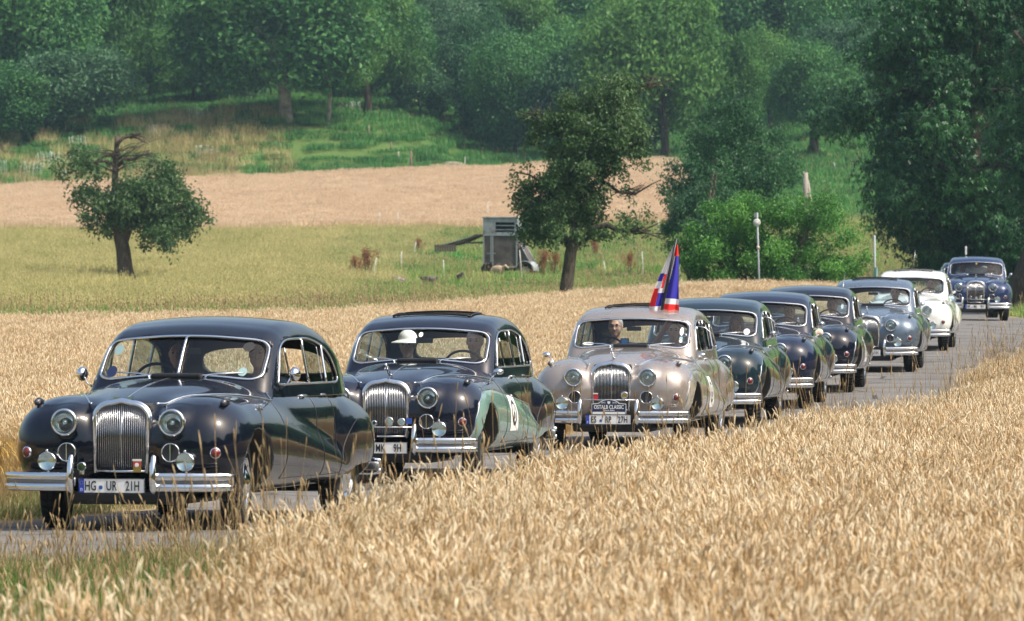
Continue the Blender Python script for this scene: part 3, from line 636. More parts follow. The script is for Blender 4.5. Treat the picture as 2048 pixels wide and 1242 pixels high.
def apple_mid():
    Y = 178.; r = np.random.default_rng(15); p = px(1132, 590, Y); g0 = gz(p[0], Y); x0 = p[0]
    e = empty('apple_tree', (x0, Y, g0), 0, 'tall leaning apple tree in the middle in front of the horse trailer', 'tree')
    mb = MB(); T = lambda pts, rad, dep=.0, seg=9: mb.tube(tree_path(pts, Y, x0, g0, r, dep), [q*Y/FPX for q in rad], seg)
    T([(1128, 625), (1131, 585), (1137, 540), (1141, 505), (1146, 488), (1149, 465), (1150, 430), (1155, 400), (1175, 375), (1205, 355), (1228, 340)], [17, 14, 12.5, 12, 12, 10, 9, 8, 7, 6, 4])
    T([(1228, 345), (1226, 300), (1235, 250), (1230, 210), (1235, 170), (1240, 145)], [5, 5, 4, 3.5, 2.5, 1.2], .1)
    T([(1143, 500), (1130, 475), (1118, 450), (1100, 430), (1080, 420), (1060, 425)], [9, 7, 6, 5, 3, 1.5], .1)
    T([(1148, 490), (1170, 478), (1190, 455), (1215, 450), (1240, 462), (1270, 460), (1300, 468), (1330, 480)], [8, 7, 6.5, 6, 5, 3, 1.8, 1], .1)
    T([(1175, 378), (1160, 340), (1140, 300), (1110, 260), (1080, 235), (1050, 225)], [5, 4.5, 4, 3, 2, 1], .1)
    T([(1200, 360), (1240, 385), (1270, 388), (1300, 370), (1320, 360)], [4, 3, 2.5, 1.5, .8], .1)
    T([(1232, 200), (1260, 185), (1290, 178), (1325, 165)], [2.5, 2.2, 1.6, .8], .1)
    T([(1150, 430), (1120, 400), (1090, 370), (1060, 350), (1035, 345)], [5, 4, 3, 2, 1], .1)
    for k in range(70):
        a, b = [(1250, 388), (1280, 462), (1300, 172), (1150, 300), (1060, 232), (1090, 370)][k % 6]; T([(a+r.normal(0, 12), b+r.normal(0, 4)), (a+r.normal(8, 20), b-r.uniform(-8, 20)), (a+r.normal(12, 30), b-r.uniform(-25, 35))], [1.3, .9, .4], .12, 4)
    mb.build('trunk', BARK, e)
    sp = [(1060, 400, 34), (1100, 420, 42), (1085, 450, 36), (1130, 400, 36), (1050, 440, 22), (1040, 370, 20), (1095, 370, 34), (1140, 350, 40), (1110, 470, 24), (1080, 480, 14), (1150, 440, 30), (1180, 420, 26), (1190, 380, 30),
          (1120, 310, 36), (1160, 300, 42), (1200, 290, 44), (1240, 280, 38), (1180, 250, 44), (1130, 250, 38), (1090, 245, 26), (1060, 230, 14), (1075, 275, 20), (1140, 215, 20), (1175, 190, 16), (1220, 235, 42), (1250, 240, 30), (1235, 190, 34), (1225, 165, 22), (1250, 160, 16), (1270, 200, 16), (1290, 170, 9), (1320, 165, 8),
          (1280, 310, 20), (1300, 300, 10), (1295, 330, 9), (1230, 330, 22), (1245, 370, 12), (1200, 330, 26), (1215, 470, 16), (1250, 455, 20), (1290, 470, 10), (1300, 430, 14), (1240, 430, 14), (1275, 440, 10), (1180, 470, 18), (1325, 490, 6), (1260, 400, 9), (1150, 215, 18), (1050, 330, 10), (1200, 210, 22), (1170, 335, 34)]
    cl = clumps_from(sp, Y, x0, g0, r, 14)
    mkobj('crown', crown('apple_crown_b', 16, cl, 52000, .10, [LEAF_E], asp=.6, droop=.2, inner=.5, up=.35), e)
apple_mid()
# ---- bushes behind the wheat hump
def bush(name, label, spots, Y, n, ls, m, seed, cat, stem=True, dep=.9, fan=1, sub=8):
    r = np.random.default_rng(seed); a0 = np.mean([s[0] for s in spots]); x0 = px(a0, 0, Y)[0]; g0 = gz(x0, Y)
    e = empty(name, (x0, Y, g0), 0, label, cat); cl = clumps_from(spots, Y, x0, g0, r, sub, dep); cl = cl[cl[:, 2] > .05]
    mb = MB()
    for k in range(9): 
        c = cl[r.integers(0, len(cl))]; mb.tube([Vector((r.normal(0, .15), r.normal(0, .15), -.1)), Vector((c[0]*.4, c[1]*.4, c[2]*.5)), Vector(c[:3])], [.09, .06, .02], 6)
    mb.build('stems', BARK, e)
    mkobj('crown' if cat == 'tree' else 'foliage', crown(name+'_leaves', seed, cl, n, ls, [m], asp=.5, droop=.25, inner=.35, up=.35, fan=fan), e)
bush('round_bush', 'broad glossy green bush behind the wheat, round the white sign pole', [(1420, 500, 50), (1460, 440, 45), (1400, 540, 40), (1520, 430, 40), (1500, 500, 60), (1570, 440, 45), (1560, 530, 55), (1630, 460, 45), (1620, 530, 50), (1670, 480, 36), (1690, 530, 36), (1715, 535, 20), (1455, 560, 40), (1660, 560, 36), (1600, 410, 22), (1640, 425, 20), (1400, 470, 26), (1545, 400, 20), (1480, 405, 20)], 184., 42000, .10, LEAF_G, 31, 'bush')
bush('shrub', 'blue green shrub with upright shoots between the round bush and the tree behind it', [(1400, 420, 40), (1380, 390, 26), (1420, 370, 22), (1405, 345, 12), (1440, 410, 30), (1350, 460, 26), (1375, 455, 34), (1430, 450, 34), (1350, 430, 18), (1385, 350, 9), (1425, 345, 9)], 214., 12000, .11, LEAF_B, 32, 'bush')
bush('hazel_tree', 'dark green pointed tree standing behind the round bush', [(1440, 260, 46), (1480, 230, 34), (1450, 215, 26), (1500, 280, 46), (1420, 310, 46), (1480, 330, 60), (1540, 320, 44), (1380, 330, 34), (1355, 380, 36), (1340, 395, 24), (1400, 380, 46), (1460, 390, 50), (1520, 380, 50), (1565, 370, 26), (1580, 340, 16), (1550, 280, 24), (1360, 430, 26), (1590, 370, 12), (1500, 205, 14), (1460, 195, 10), (1330, 360, 14), (1440, 440, 50), (1500, 440, 50), (1520, 240, 20)], 245., 34000, .13, LEAF_D, 33, 'tree', dep=.8)
# ---- horse chestnuts on the right
def chestnut(pxx, Y, H, W, low, seed, nl, label, trunk_px):
    r = np.random.default_rng(seed); x0 = (pxx-1024)*Y/FPX; g0 = gz(x0, Y); e = empty('chestnut_tree', (x0, Y, g0), 0, label, 'tree', 'horse chestnuts at the right')
    cl = []
    while len(cl) < 330:
        z = r.uniform(0, 1); a = r.random()*6.28; prof = (math.sin(min(1, (z+.10)*1.75)*math.pi/2))*(1-max(0, z-.42)**1.7*2.1); 
        if prof <= .1: continue
        q = r.uniform(.12, 1)**.5*prof*W/2*(1+.12*math.sin(a*5+z*9)); s = r.uniform(.45, .95)*H/14
        cl.append([q*math.cos(a), q*math.sin(a), low+z*(H-low)-q*.22, s, s, s*.5])
    mb = MB(); tx = (trunk_px-pxx)*Y/FPX
    mb.tube([Vector((tx, 0, -.3)), Vector((tx, 0, 1)), Vector((tx*.6, 0, 3)), Vector((tx*.3, 0, H*.6)), Vector((0, 0, H*.85))], [.62, .46, .38, .12, .03], 12)
    for k in range(14):
        a = k*2.4; limb(mb, r, (tx*.5, 0, 2.2+k*.45), (math.cos(a), math.sin(a), .35), W*.38, .13, 1, .25, 6)
    mb.build('trunk', BARK, e)
    mkobj('crown', crown('chestnut_crown', seed, cl, nl, .19, [LEAF_D], fan=5, asp=.36, droop=.35, inner=.25, up=.6), e)
chestnut(1972, 215., 15.5, 9.5, .75, 41, 34000, 'great dark horse chestnut with low drooping boughs behind the last cars', 1915)
chestnut(2170, 196., 11, 5.2, 1.9, 42, 11000, 'lighter horse chestnut crown at the right edge in front of the great dark one', 2050)
chestnut(2060, 245., 14, 8, 1.8, 43, 9000, 'horse chestnut behind the great one, only its trunk showing over the blue car', 1974)
# ================================================================== implicit surfaces for bodywork and people
def smin(a, b, k):
    h = np.clip(.5+.5*(b-a)/k, 0, 1); return b*(1-h)+a*h-k*h*(1-h)
def smax(a, b, k): return -smin(-a, -b, k)
def surface_net(f, lo, hi, h, iters=3):
    """polygon mesh of f=0 (f<0 inside), pulled onto the surface, with normals taken from f"""
    lo = np.array(lo, float); hi = np.array(hi, float); n = np.ceil((hi-lo)/h).astype(int)+1
    ax = [lo[i]+h*np.arange(n[i]) for i in range(3)]
    X, Y, Z = np.meshgrid(*ax, indexing='ij'); D = f(X.ravel(), Y.ravel(), Z.ravel()).reshape(n); S = D < 0
    c = np.zeros([n[0]-1, n[1]-1, n[2]-1, 3]); w = np.zeros([n[0]-1, n[1]-1, n[2]-1])
    def sl(a, dx, dy, dz): return a[dx:n[0]-1+dx, dy:n[1]-1+dy, dz:n[2]-1+dz]
    for axis in range(3):
        o = [(0, 0), (0, 1), (1, 0), (1, 1)]
        for p, q in o:
            a = [0, 0, 0]; oth = [i for i in range(3) if i != axis]; a[oth[0]] = p; a[oth[1]] = q; b = list(a); b[axis] = 1
            d0 = sl(D, *a); d1 = sl(D, *b); m = (d0 < 0) != (d1 < 0); t_ = np.where(m, d0/np.where(m, d0-d1, 1), 0)
            for i in range(3): c[..., i] += m*(a[i]+(t_ if i == axis else 0))
            w += m
    act = w > 0; idx = -np.ones(act.shape, int); idx[act] = np.arange(act.sum()); ijk = np.argwhere(act)
    V = lo+h*(ijk+c[act]/w[act][:, None])
    Q = []
    for axis in range(3):
        u, v = [(1, 2), (2, 0), (0, 1)][axis]
        s0 = [slice(None)]*3; s1 = [slice(None)]*3; s0[axis] = slice(0, -1); s1[axis] = slice(1, None)
        A = S[tuple(s0)]; B = S[tuple(s1)]; e = np.argwhere(A != B)
        k = (e[:, u] > 0) & (e[:, v] > 0) & (e[:, u] < n[u]-1) & (e[:, v] < n[v]-1); e = e[k]
        fl = A[tuple(e.T)]
        def id_(du, dv): g = e.copy(); g[:, u] -= du; g[:, v] -= dv; return idx[tuple(g.T)]
        q = np.stack([id_(1, 1), id_(0, 1), id_(0, 0), id_(1, 0)], 1); q[~fl] = q[~fl][:, ::-1]; Q.append(q)
    F = np.concatenate(Q); F = F[(F >= 0).all(1)]
    def grad(P, e=1.5e-3):
        g = np.zeros_like(P)
        for i in range(3):
            d = np.zeros(3); d[i] = e; g[:, i] = (f(*(P+d).T)-f(*(P-d).T))/(2*e)
        return g
    for _ in range(iters):
        g = grad(V); d = f(*V.T); st = (d/np.maximum((g*g).sum(1), 1e-3))[:, None]*g; ln = np.linalg.norm(st, axis=1, keepdims=True)
        V = V-st*np.minimum(1, .5*h/np.maximum(ln, 1e-9))
    N = grad(V, 4e-3); N /= np.linalg.norm(N, axis=1, keepdims=True)+1e-9
    return V, F, N
def solve(f, mk, a, b, it=22):
    """root of f along a line between parameters a and b (arrays); mk(t)->x,y,z"""
    a = np.asarray(a, float).copy(); b = np.asarray(b, float).copy(); fa = f(*mk(a)) < 0
    for _ in range(it):
        m = (a+b)/2; fm = f(*mk(m)) < 0; s = fm == fa; a = np.where(s, m, a); b = np.where(s, b, m)
    return (a+b)/2
# ------------------------------------------------------------------ shape of the saloon: x forward, y left, z up, origin on the ground
FAX, RAX, WR = 1.59, -1.44, .355
GS = .27            # the cabin sits this far behind its drawing origin
def sweep(x, y, z, yc, outer, top, bot, xf, xfc, xr, xrc, n=2.6, m=2.2):
    oy = outer(x); tp = top(x); bt = bot(x) if callable(bot) else bot; ry = oy-yc; zc = (tp+bt)/2; rz = (tp-bt)/2
    cap = np.where(x > xfc, (x-xfc)/(xf-xfc), np.where(x < xrc, (xrc-x)/(xrc-xr), 0))
    q = (np.abs((y-yc)/ry)**n+np.abs((z-zc)/rz)**n)**(m/n)+np.abs(cap)**m
    return (q**(1/m)-1)*np.minimum(ry, rz)*.9
F_out = Tab([-1.2, -.6, 0, .6, 1.1, 1.5, 1.9, 2.3, 2.6], [.86, .88, .897, .905, .914, .918, .918, .912, .905])
F_top = Tab([-1.4, -.8, -.4, 0, .4, .8, 1.15, 1.5, 1.85, 2.15, 2.5], [.42, .61, .70, .79, .87, .945, .995, 1.02, 1.02, .995, .93])
R_out = Tab([-2.7, -2.3, -1.9, -1.4, -.9, -.4], [.78, .85, .895, .91, .89, .86])
R_top = Tab([-2.7, -2.3, -1.9, -1.4, -.9, -.4], [.74, .86, .945, .985, .955, .86])
T_out = Tab([-2.7, -2.2, -1.5, -.8, 0, .8, 1.4, 2.2], [.60, .70, .80, .835, .845, .83, .80, .70])
T_top = Tab([-2.7, -2.3, -1.9, -1.5, -1.0, 0, 1.0, 1.5, 2.2], [.70, .86, .98, 1.06, 1.075, 1.075, 1.055, 1.0, .9])
H_out = Tab([.0, .4, .75, 1.0, 1.3, 1.6, 1.9, 2.2, 2.4], [.76, .76, .735, .69, .60, .495, .375, .25, .235])
H_top = Tab([.0, .5, .8, 1.1, 1.3, 1.6, 1.9, 2.1, 2.3], [1.14, 1.15, 1.148, 1.135, 1.12, 1.088, 1.04, 1.0, .965])
def body_f(x, y, z):
    a = np.abs(y)
    fen = sweep(x, a, z, .49, F_out, F_top, .27, 2.29, 1.72, -1.5, -.9, 2.45, 2.9)
    rear = sweep(x, a, z, .52, R_out, R_top, .27, -.60, -1.32, -2.50, -1.7, 2.5, 2.2)
    tub = sweep(x, a, z, 0, T_out, T_top, .26, 1.9, 1.3, -2.45, -1.9, 4.2, 3)
    hood = sweep(x, a, z, 0, H_out, H_top, lambda q: q*0+.42, 2.215, 1.95, -.4, .3, 2.9, 5)
    v = np.maximum(np.maximum(np.abs(x-1.5)-.50, a-.56), np.abs(z-.62)-.24)
    pod = (np.sqrt(((x-2.06)/1.7)**2+(a-.42)**2+(z-.825)**2)-.108)
    d = smin(fen, pod, .09); d = smin(d, tub, .07); d = smin(d, v, .14); d = smin(d, hood, .055); d = smin(d, rear, .035)
    # under side, wheel arches, cabin hollow, grille recess
    d = smax(d, .265-z, .03)
    wa = np.sqrt((x-FAX)**2+(z-WR)**2)-.405; wa = smax(wa, .50-a, .03); d = smax(d, -wa, .018)
    wr = smax(np.sqrt((x-RAX)**2+(z-.30)**2)-.40, np.abs(a-.69)-.165, .02); d = smax(d, -wr, .015)
    cab = smax(smax(np.abs(x+.47)-1.05, a-.69, .1), .46-z, .1); d = smax(d, -cab, .02)
    gr = np.maximum(np.maximum(2.14-x, a-.20), np.maximum(z-.955, .47-z)); d = smax(d, -gr, .012)
    return d
G_top = Tab([-2.0, -1.85, -1.6, -1.3, -1.0, -.6, -.2, .2, .45, .62, .74, .84, .93, 1.04, 1.14, 1.3], [1.0, 1.11, 1.26, 1.41, 1.515, 1.595, 1.62, 1.612, 1.578, 1.533, 1.465, 1.37, 1.26, 1.12, 1.0, .84])
_gs = np.gradient(G_top.Y, G_top.X); 
def G_f(x, y, z):
    x = x+GS
    a = np.abs(y); xs = np.where(x > 0, x+.20*a*a*sstep(0, .6, x), x-.22*a*a*sstep(0, -1.0, x))
    s = np.interp(xs, G_top.X, _gs); top = (z-G_top(xs)+.06*(a/.7)**2*sstep(1.1, 1.4, z))/np.sqrt(1+s*s)
    w = .765-.088*np.clip((z-1.05)/.45, -1, 1.3)**1.0-.24*np.clip((-x-.75)/1.2, 0, 2)**2-.03*np.clip((x-.4)/.7, 0, 1)**2
    return smax(top, (a-w)*.95, .11)
def poly_sd(pts, u, v):
    """signed distance (inside negative) to a closed polygon"""
    P = np.asarray(pts, float); Q = np.roll(P, -1, 0); d = np.full(u.shape, 9.); ins = np.zeros(u.shape, bool)
    for (x0, y0), (x1, y1) in zip(P, Q):
        ex, ey = x1-x0, y1-y0; t_ = np.clip(((u-x0)*ex+(v-y0)*ey)/(ex*ex+ey*ey+1e-12), 0, 1)
        d = np.minimum(d, np.hypot(u-x0-t_*ex, v-y0-t_*ey))
        c = ((y0 > v) != (y1 > v)); ins ^= c & (u < (x1-x0)*(v-y0)/np.where(y1 == y0, 1e-9, y1-y0)+x0)
    return np.where(ins, -d, d)
def closed_curve(K, n=96):
    K = np.asarray(K, float); m = len(K); t_ = np.linspace(0, m, n, endpoint=False); i = t_.astype(int); f = (t_-i)[:, None]
    p0, p1, p2, p3 = K[(i-1) % m], K[i % m], K[(i+1) % m], K[(i+2) % m]
    return .5*((2*p1)+(-p0+p2)*f+(2*p0-5*p1+4*p2-p3)*f*f+(-p0+3*p1-3*p2+p3)*f**3)
WS_C = closed_curve([(-.50, 1.135), (-.58, 1.135), (-.64, 1.165), (-.645, 1.23), (-.642, 1.33), (-.625, 1.39), (-.565, 1.43), (-.42, 1.448), (-.2, 1.464), (0, 1.468), (.2, 1.464), (.42, 1.448), (.565, 1.43), (.625, 1.39), (.642, 1.33), (.645, 1.23), (.64, 1.165), (.58, 1.135), (.50, 1.135), (.3, 1.155), (0, 1.17), (-.3, 1.155)], 132)*np.array([1.025, 1])  # y,z
SW_C = closed_curve([(.74, 1.095), (.60, 1.09), (.2, 1.09), (-.3, 1.09), (-.75, 1.09), (-.96, 1.10), (-1.0, 1.15), (-.93, 1.25), (-.78, 1.345), (-.55, 1.41), (-.25, 1.445), (.05, 1.445), (.33, 1.437), (.50, 1.40), (.60, 1.33), (.70, 1.19), (.76, 1.115)], 132)-np.array([GS, 0])  # x,z
RW_C = closed_curve([(-.45, 1.155), (-.53, 1.18), (-.53, 1.24), (-.47, 1.31), (-.3, 1.35), (0, 1.36), (.3, 1.35), (.47, 1.31), (.53, 1.24), (.53, 1.18), (.45, 1.155), (0, 1.15)], 80)
def roof_f(sunroof):
    def f(x, y, z):
        g = G_f(x, y, z); sh = np.maximum(g, -(g+.038)); sh = np.maximum(sh, .98-z)
        ws = np.maximum(poly_sd(WS_C, y, z)-.002, .0-x); sw = np.maximum(poly_sd(SW_C, x, z), .45-np.abs(y)); rw = np.maximum(poly_sd(RW_C, y, z), x+.85)
        sh = smax(sh, -ws, .008); sh = smax(sh, -sw, .008); sh = smax(sh, -rw, .008)
        if sunroof:
            so_ = np.maximum(np.maximum(np.abs(x+.24)-.27, np.abs(y)-.38), 1.45-z); sh = smax(sh, -so_, .01)
        return sh
    return f
def side_y(x, z, s=1, off=0.0, f=None):
    x = np.asarray(x, float); z = np.asarray(z, float); f = f or body_f
    y = solve(f, lambda t_: (x, t_, z), np.full(x.shape, 1.3), np.full(x.shape, .62)); return s*(y+off)
def top_z(x, y, off=0.0, f=None, z1=.8):
    x = np.asarray(x, float); y = np.asarray(y, float); f = f or body_f
    return solve(f, lambda t_: (x, y, t_), np.full(x.shape, 1.8), np.full(x.shape, z1))+off
def front_x(y, z, off=0.0, f=None, x1=1.7):
    y = np.asarray(y, float); z = np.asarray(z, float); f = f or body_f
    return solve(f, lambda t_: (t_, y, z), np.full(y.shape, 2.8), np.full(y.shape, x1))+off
# ------------------------------------------------------------------ materials of the cars
CHROME = mat('chrome', (.82, .84, .86), .09, 1.0)
SLATM = mat('chrome_slat', (.50, .51, .52), .22, 1.0)
SMOKE = mat('smoked_glass', (.06, .06, .07), .08, coat=1)
CHROME_D = mat('dark_backing', (.03, .03, .035), .5)  # near-black colour of the radiator core and vent mesh
BLACK = mat('black_trim', (.012, .012, .013), .45)
RUBBER = mat('tyre_rubber', (.022, .021, .020), .82, spec=.3)
LEATHER = mat('seat_leather', (.16, .035, .025), .5)
LEATHER2 = mat('seat_leather_grey', (.18, .17, .16), .5)
DARKI = mat('cabin_lining', (.035, .033, .03), .9)
WOOD = mat('walnut_dashboard', (.12, .05, .02), .3, coat=.6)
REDL = mat('red_lamp_glass', (.14, .010, .006), .15, coat=1)
AMBER = mat('amber_lamp_glass', (.75, .22, .02), .12, coat=1)
WHITE = mat('white_print', (.78, .78, .76), .5); PLATE = mat('plate_white', (.80, .80, .78), .4); INK = mat('print_black', (.012, .012, .014), .5); EUB = mat('plate_blue', (.02, .06, .42), .4)
REDP = mat('print_red', (.55, .03, .03), .5); NAVY = mat('print_navy', (.015, .025, .075), .4); GOLD = mat('badge_brass', (.6, .42, .12), .3, .9); TEALP = mat('badge_enamel_green', (.24, .36, .36), .3, coat=.5)
BLUEP = mat('badge_enamel_blue', (.03, .10, .40), .3, coat=.5)
def glass_mat(name, tint=(.86, .93, .92), fac=1.0):
    m = bpy.data.materials.new(name); m.use_nodes = True; t = m.node_tree; t.nodes.remove(t.nodes['Principled BSDF']); o = t.nodes['Material Output']
    tr = t.nodes.new('ShaderNodeBsdfTransparent'); tr.inputs[0].default_value = (*tint, 1); gl = t.nodes.new('ShaderNodeBsdfGlossy'); gl.inputs['Roughness'].default_value = .02
    lw = t.nodes.new('ShaderNodeLayerWeight'); pw = t.nodes.new('ShaderNodeMath'); pw.operation = 'POWER'; pw.inputs[1].default_value = 4.5; t.links.new(lw.outputs['Facing'], pw.inputs[0])
    mu = t.nodes.new('ShaderNodeMath'); mu.operation = 'MULTIPLY_ADD'; mu.inputs[1].default_value = .9; mu.inputs[2].default_value = .055*fac; t.links.new(pw.outputs[0], mu.inputs[0])
    mx = t.nodes.new('ShaderNodeMixShader'); t.links.new(mu.outputs[0], mx.inputs[0]); t.links.new(tr.outputs[0], mx.inputs[1]); t.links.new(gl.outputs[0], mx.inputs[2]); t.links.new(mx.outputs[0], o.inputs[0]); return m
GLASS = glass_mat('window_glass', (.80, .88, .88))
GLASS_S = glass_mat('side_window_glass', (.50, .58, .57))
LENS = glass_mat('lamp_lens', (.90, .96, .94), 1.6)
REFL = mat('lamp_reflector', (.75, .80, .80), .18, 1.0)
# lower side colour line of the two-tone cars
SWX = [2.6, 2.145, 2.125, 2.05, 1.9, 1.7, 1.4, 1.0, .5, 0, -.4, -.66, -.78, -.88, -1.05, -1.3, -1.8, -2.3, -2.8]
SWZ = [-.5, .30, .62, .77, .86, .89, .895, .865, .82, .77, .735, .71, .62, .54, .475, .455, .465, .49, .51]
def paint(name, col, low=None, metallic=.0, rough=.18, flake=0.0):
    m = mat(name, col, rough, metallic, 1.0, .12); m.node_tree.nodes['Principled BSDF'].inputs['Coat Roughness'].default_value = .03
    t = NT(m); o = t.obj(); nz = t.noise(o, 1.6, 4); c = col
    if low is not None:
        sp = t.n('ShaderNodeSeparateXYZ'); t.l(o, sp.inputs[0]); mr_ = t.n('ShaderNodeMapRange'); mr_.inputs[1].default_value = -2.8; mr_.inputs[2].default_value = 2.6; t.l(sp.outputs[0], mr_.inputs[0])
        fc = t.n('ShaderNodeFloatCurve'); cv = fc.mapping.curves[0]; X, Y = SWX[::-1], SWZ[::-1]
        for k in range(len(X)-2): cv.points.new(.5, .5)
        for k, (a, b) in enumerate(zip(X, Y)): cv.points[k].location = ((a+2.8)/5.4, (b+.5)/2); cv.points[k].handle_type = 'VECTOR'
        fc.mapping.update(); t.l(mr_.outputs[0], fc.inputs[1])
        zz = t.math('MULTIPLY', t.math('ADD', sp.outputs[2], .5), .5); k = t.math('LESS_THAN', zz, fc.outputs[0])
        ay = t.math('GREATER_THAN', t.math('ABSOLUTE', sp.outputs[1]), .60); k = t.math('MULTIPLY', k, ay); c = t.mix(k, col, low); t.l(c, t.b.inputs['Base Color'])
    # gloss varied at random over the paint
    rr = t.ramp(nz, [(.35, (rough*.8,)*3), (.7, (rough*1.6,)*3)]); t.l(rr, t.b.inputs['Roughness']); return m
P_BLACK = paint('paint_black', (.004, .006, .013)); P_TEAL = paint('paint_navy_over_green', (.008, .010, .022), (.20, .33, .29), .15)
P_BRONZE = paint('paint_taupe_two_tone', (.36, .31, .275), (.52, .49, .42), .5, .24)
P_DGREEN = paint('paint_dark_blue_green', (.010, .022, .030)); P_BLUE = paint('paint_dark_blue', (.009, .014, .034)); P_NAVY = paint('paint_midnight', (.006, .008, .017))
P_GREY = paint('paint_light_blue_grey', (.13, .17, .22), None, .45, .22); P_WHITE = paint('paint_off_white', (.74, .75, .71)); P_NAVY2 = paint('paint_royal_blue', (.022, .038, .095), None, .2); P_B2 = paint('paint_black_green', (.008, .012, .012))
# ------------------------------------------------------------------ shared meshes
def mesh_of(f, lo, hi, h, name):
    V, F, N = surface_net(f, lo, hi, h); return V, F, N
bV, bF, bN = surface_net(body_f, (-2.62, -1.0, .20), (2.42, 1.0, 1.26), .0225)
def split_body():
    """cut the bodywork along the door and lid lines and return the pieces"""
    bm = bmesh.new(); me = npmesh('b', bV, bF); bm.from_mesh(me); bpy.data.meshes.remove(me)
    def cut(co, no, cond):
        fs = [f for f in bm.faces if cond(f.calc_center_median())]; g = set(fs)
        for f in fs: g.update(f.edges); g.update(f.verts)
        bmesh.ops.bisect_plane(bm, geom=list(g), dist=1e-5, plane_co=co, plane_no=no)
    side = lambda c: abs(c.y) > .62 and -.95 < c.x < .95 and c.z > .28
    for xx in (.82, -.29, -.86): cut((xx, 0, 0), (1, 0, 0), side)
    for zz in (.365, 1.045): cut((0, 0, zz), (0, 0, 1), side)
    top = lambda c: c.z > .8 and abs(c.y) < .8
    cut((.76, 0, 0), (1, 0, 0), top); cut((-1.55, 0, 0), (1, 0, 0), top)
    bm.verts.index_update(); bm.faces.ensure_lookup_table()
    V = np.array([v.co[:] for v in bm.verts]); lab = {}
    hood_half = lambda x: float(H_out(x))*.97
    for f in bm.faces:
        c = f.calc_center_median(); s = 'left' if c.y > 0 else 'right'; k = 'body'; ay = abs(c.y)
        if (math.hypot(c.x-FAX, c.z-WR) < .414 and .44 < ay < .90) or (math.hypot(c.x-RAX, c.z-.30) < .42 and .50 < ay < .87 and c.z < .75 and ay < .86) or (abs(c.x+.47) < 1.075 and ay < .705 and .44 < c.z < 1.09) \
                or c.z < .272 or (c.x > 2.08 and ay < .215 and .45 < c.z < .97 and c.x < 2.19): k = 'inner_shell'
        elif abs(c.y) > .66 and .365 < c.z < 1.045 and -.86 < c.x < .82: k = ('front_door_' if c.x > -.29 else 'rear_door_')+s
        elif c.x > .76 and c.z > .93 and abs(c.y) < hood_half(c.x) and f.normal.z > .2: k = 'bonnet'
        elif c.x < -1.55 and c.z > .86 and abs(c.y) < .5: k = 'boot_lid'
        lab.setdefault(k, []).append([v.index for v in f.verts])
    bm.free()
    e = 4e-3; N = np.zeros_like(V)
    for i in range(3):
        d = np.zeros(3); d[i] = e; N[:, i] = body_f(*(V+d).T)-body_f(*(V-d).T)
    N /= np.linalg.norm(N, axis=1, keepdims=True)+1e-9
    out = {}
    for k, fs in lab.items():
        u = np.unique(np.concatenate([np.array(f) for f in fs])); mp = -np.ones(len(V), int); mp[u] = np.arange(len(u)); gr = {}
        for f in fs: gr.setdefault(len(f), []).append([mp[i] for i in f])
        out[k] = npmesh(k, V[u], [np.array(g) for g in gr.values()], True, N[u])
    return out
BODY = split_body()
def roof_mesh(sun, nm):
    V, F, N = surface_net(roof_f(sun), (-2.1, -.82, .96), (1.3, .82, 1.64), .0215); mi = (G_f(*V[F].mean(1).T) < -.02).astype(int); return npmesh(nm, V, F, True, N, mi)
ROOF_A = roof_mesh(False, 'roof'); ROOF_B = roof_mesh(True, 'roof_open')
def glass_patch(curve, axis, s=1, off=-.018, n=30):
    """window pane lying in the roof shell, bounded by the opening curve"""
    c = np.asarray(curve); m = c.mean(0); rings = []
    for q in np.linspace(1.0, .0, 7)[:-1]: rings.append(m+(c-m)*(q*1.0+.012*(q == 1)))
    k = len(c); U = np.concatenate(rings+[m[None]])
    if axis == 'x': X = solve(G_f, lambda t_: (t_, U[:, 0], U[:, 1]), np.full(len(U), 1.6*s), np.full(len(U), .0 if s > 0 else -.4)); P = np.stack([X+off*s*1.3, U[:, 0], U[:, 1]], 1)
    else: Yv = solve(G_f, lambda t_: (U[:, 0], t_, U[:, 1]), np.full(len(U), 1.2), np.full(len(U), .1)); P = np.stack([U[:, 0], s*(Yv+off), U[:, 1]], 1)
    F = []; F4 = []
    for r_ in range(5):
        for j in range(k): F4.append((r_*k+j, r_*k+(j+1) % k, (r_+1)*k+(j+1) % k, (r_+1)*k+j))
    F3 = [(5*k+j, 5*k+(j+1) % k, 6*k) for j in range(k)]
    return P, np.array(F4), np.array(F3)
def frame_path(curve, axis, s=1, off=.004):
    c = np.asarray(curve)
    if axis == 'x': X = solve(G_f, lambda t_: (t_, c[:, 0], c[:, 1]), np.full(len(c), 1.6*s), np.full(len(c), 0. if s > 0 else -.4)); return np.stack([X+off*s, c[:, 0], c[:, 1]], 1)
    Yv = solve(G_f, lambda t_: (c[:, 0], t_, c[:, 1]), np.full(len(c), 1.2), np.full(len(c), .1)); return np.stack([c[:, 0], s*(Yv+off), c[:, 1]], 1)
def pane(name, e, curve, axis, s=1, off=-.018):
    P, F4, F3 = glass_patch(curve, axis, s, off); return mkobj(name, npmesh(name, P, [F4, F3]), e, GLASS)
def clip_curve(curve, x0, x1):
    """part of a window outline between x0 and x1"""
    out = []; c = list(map(tuple, curve)); n = len(c)
    for bound, keep in ((x0, lambda p: p[0] >= x0), (x1, lambda p: p[0] <= x1)):
        res = []; n = len(c)
        for i in range(n):
            a, b = c[i], c[(i+1) % n]
            if keep(a): res.append(a)
            if keep(a) != keep(b): t_ = (bound-a[0])/(b[0]-a[0]); res.append((bound, a[1]+t_*(b[1]-a[1])))
        c = res
    return np.array(c)
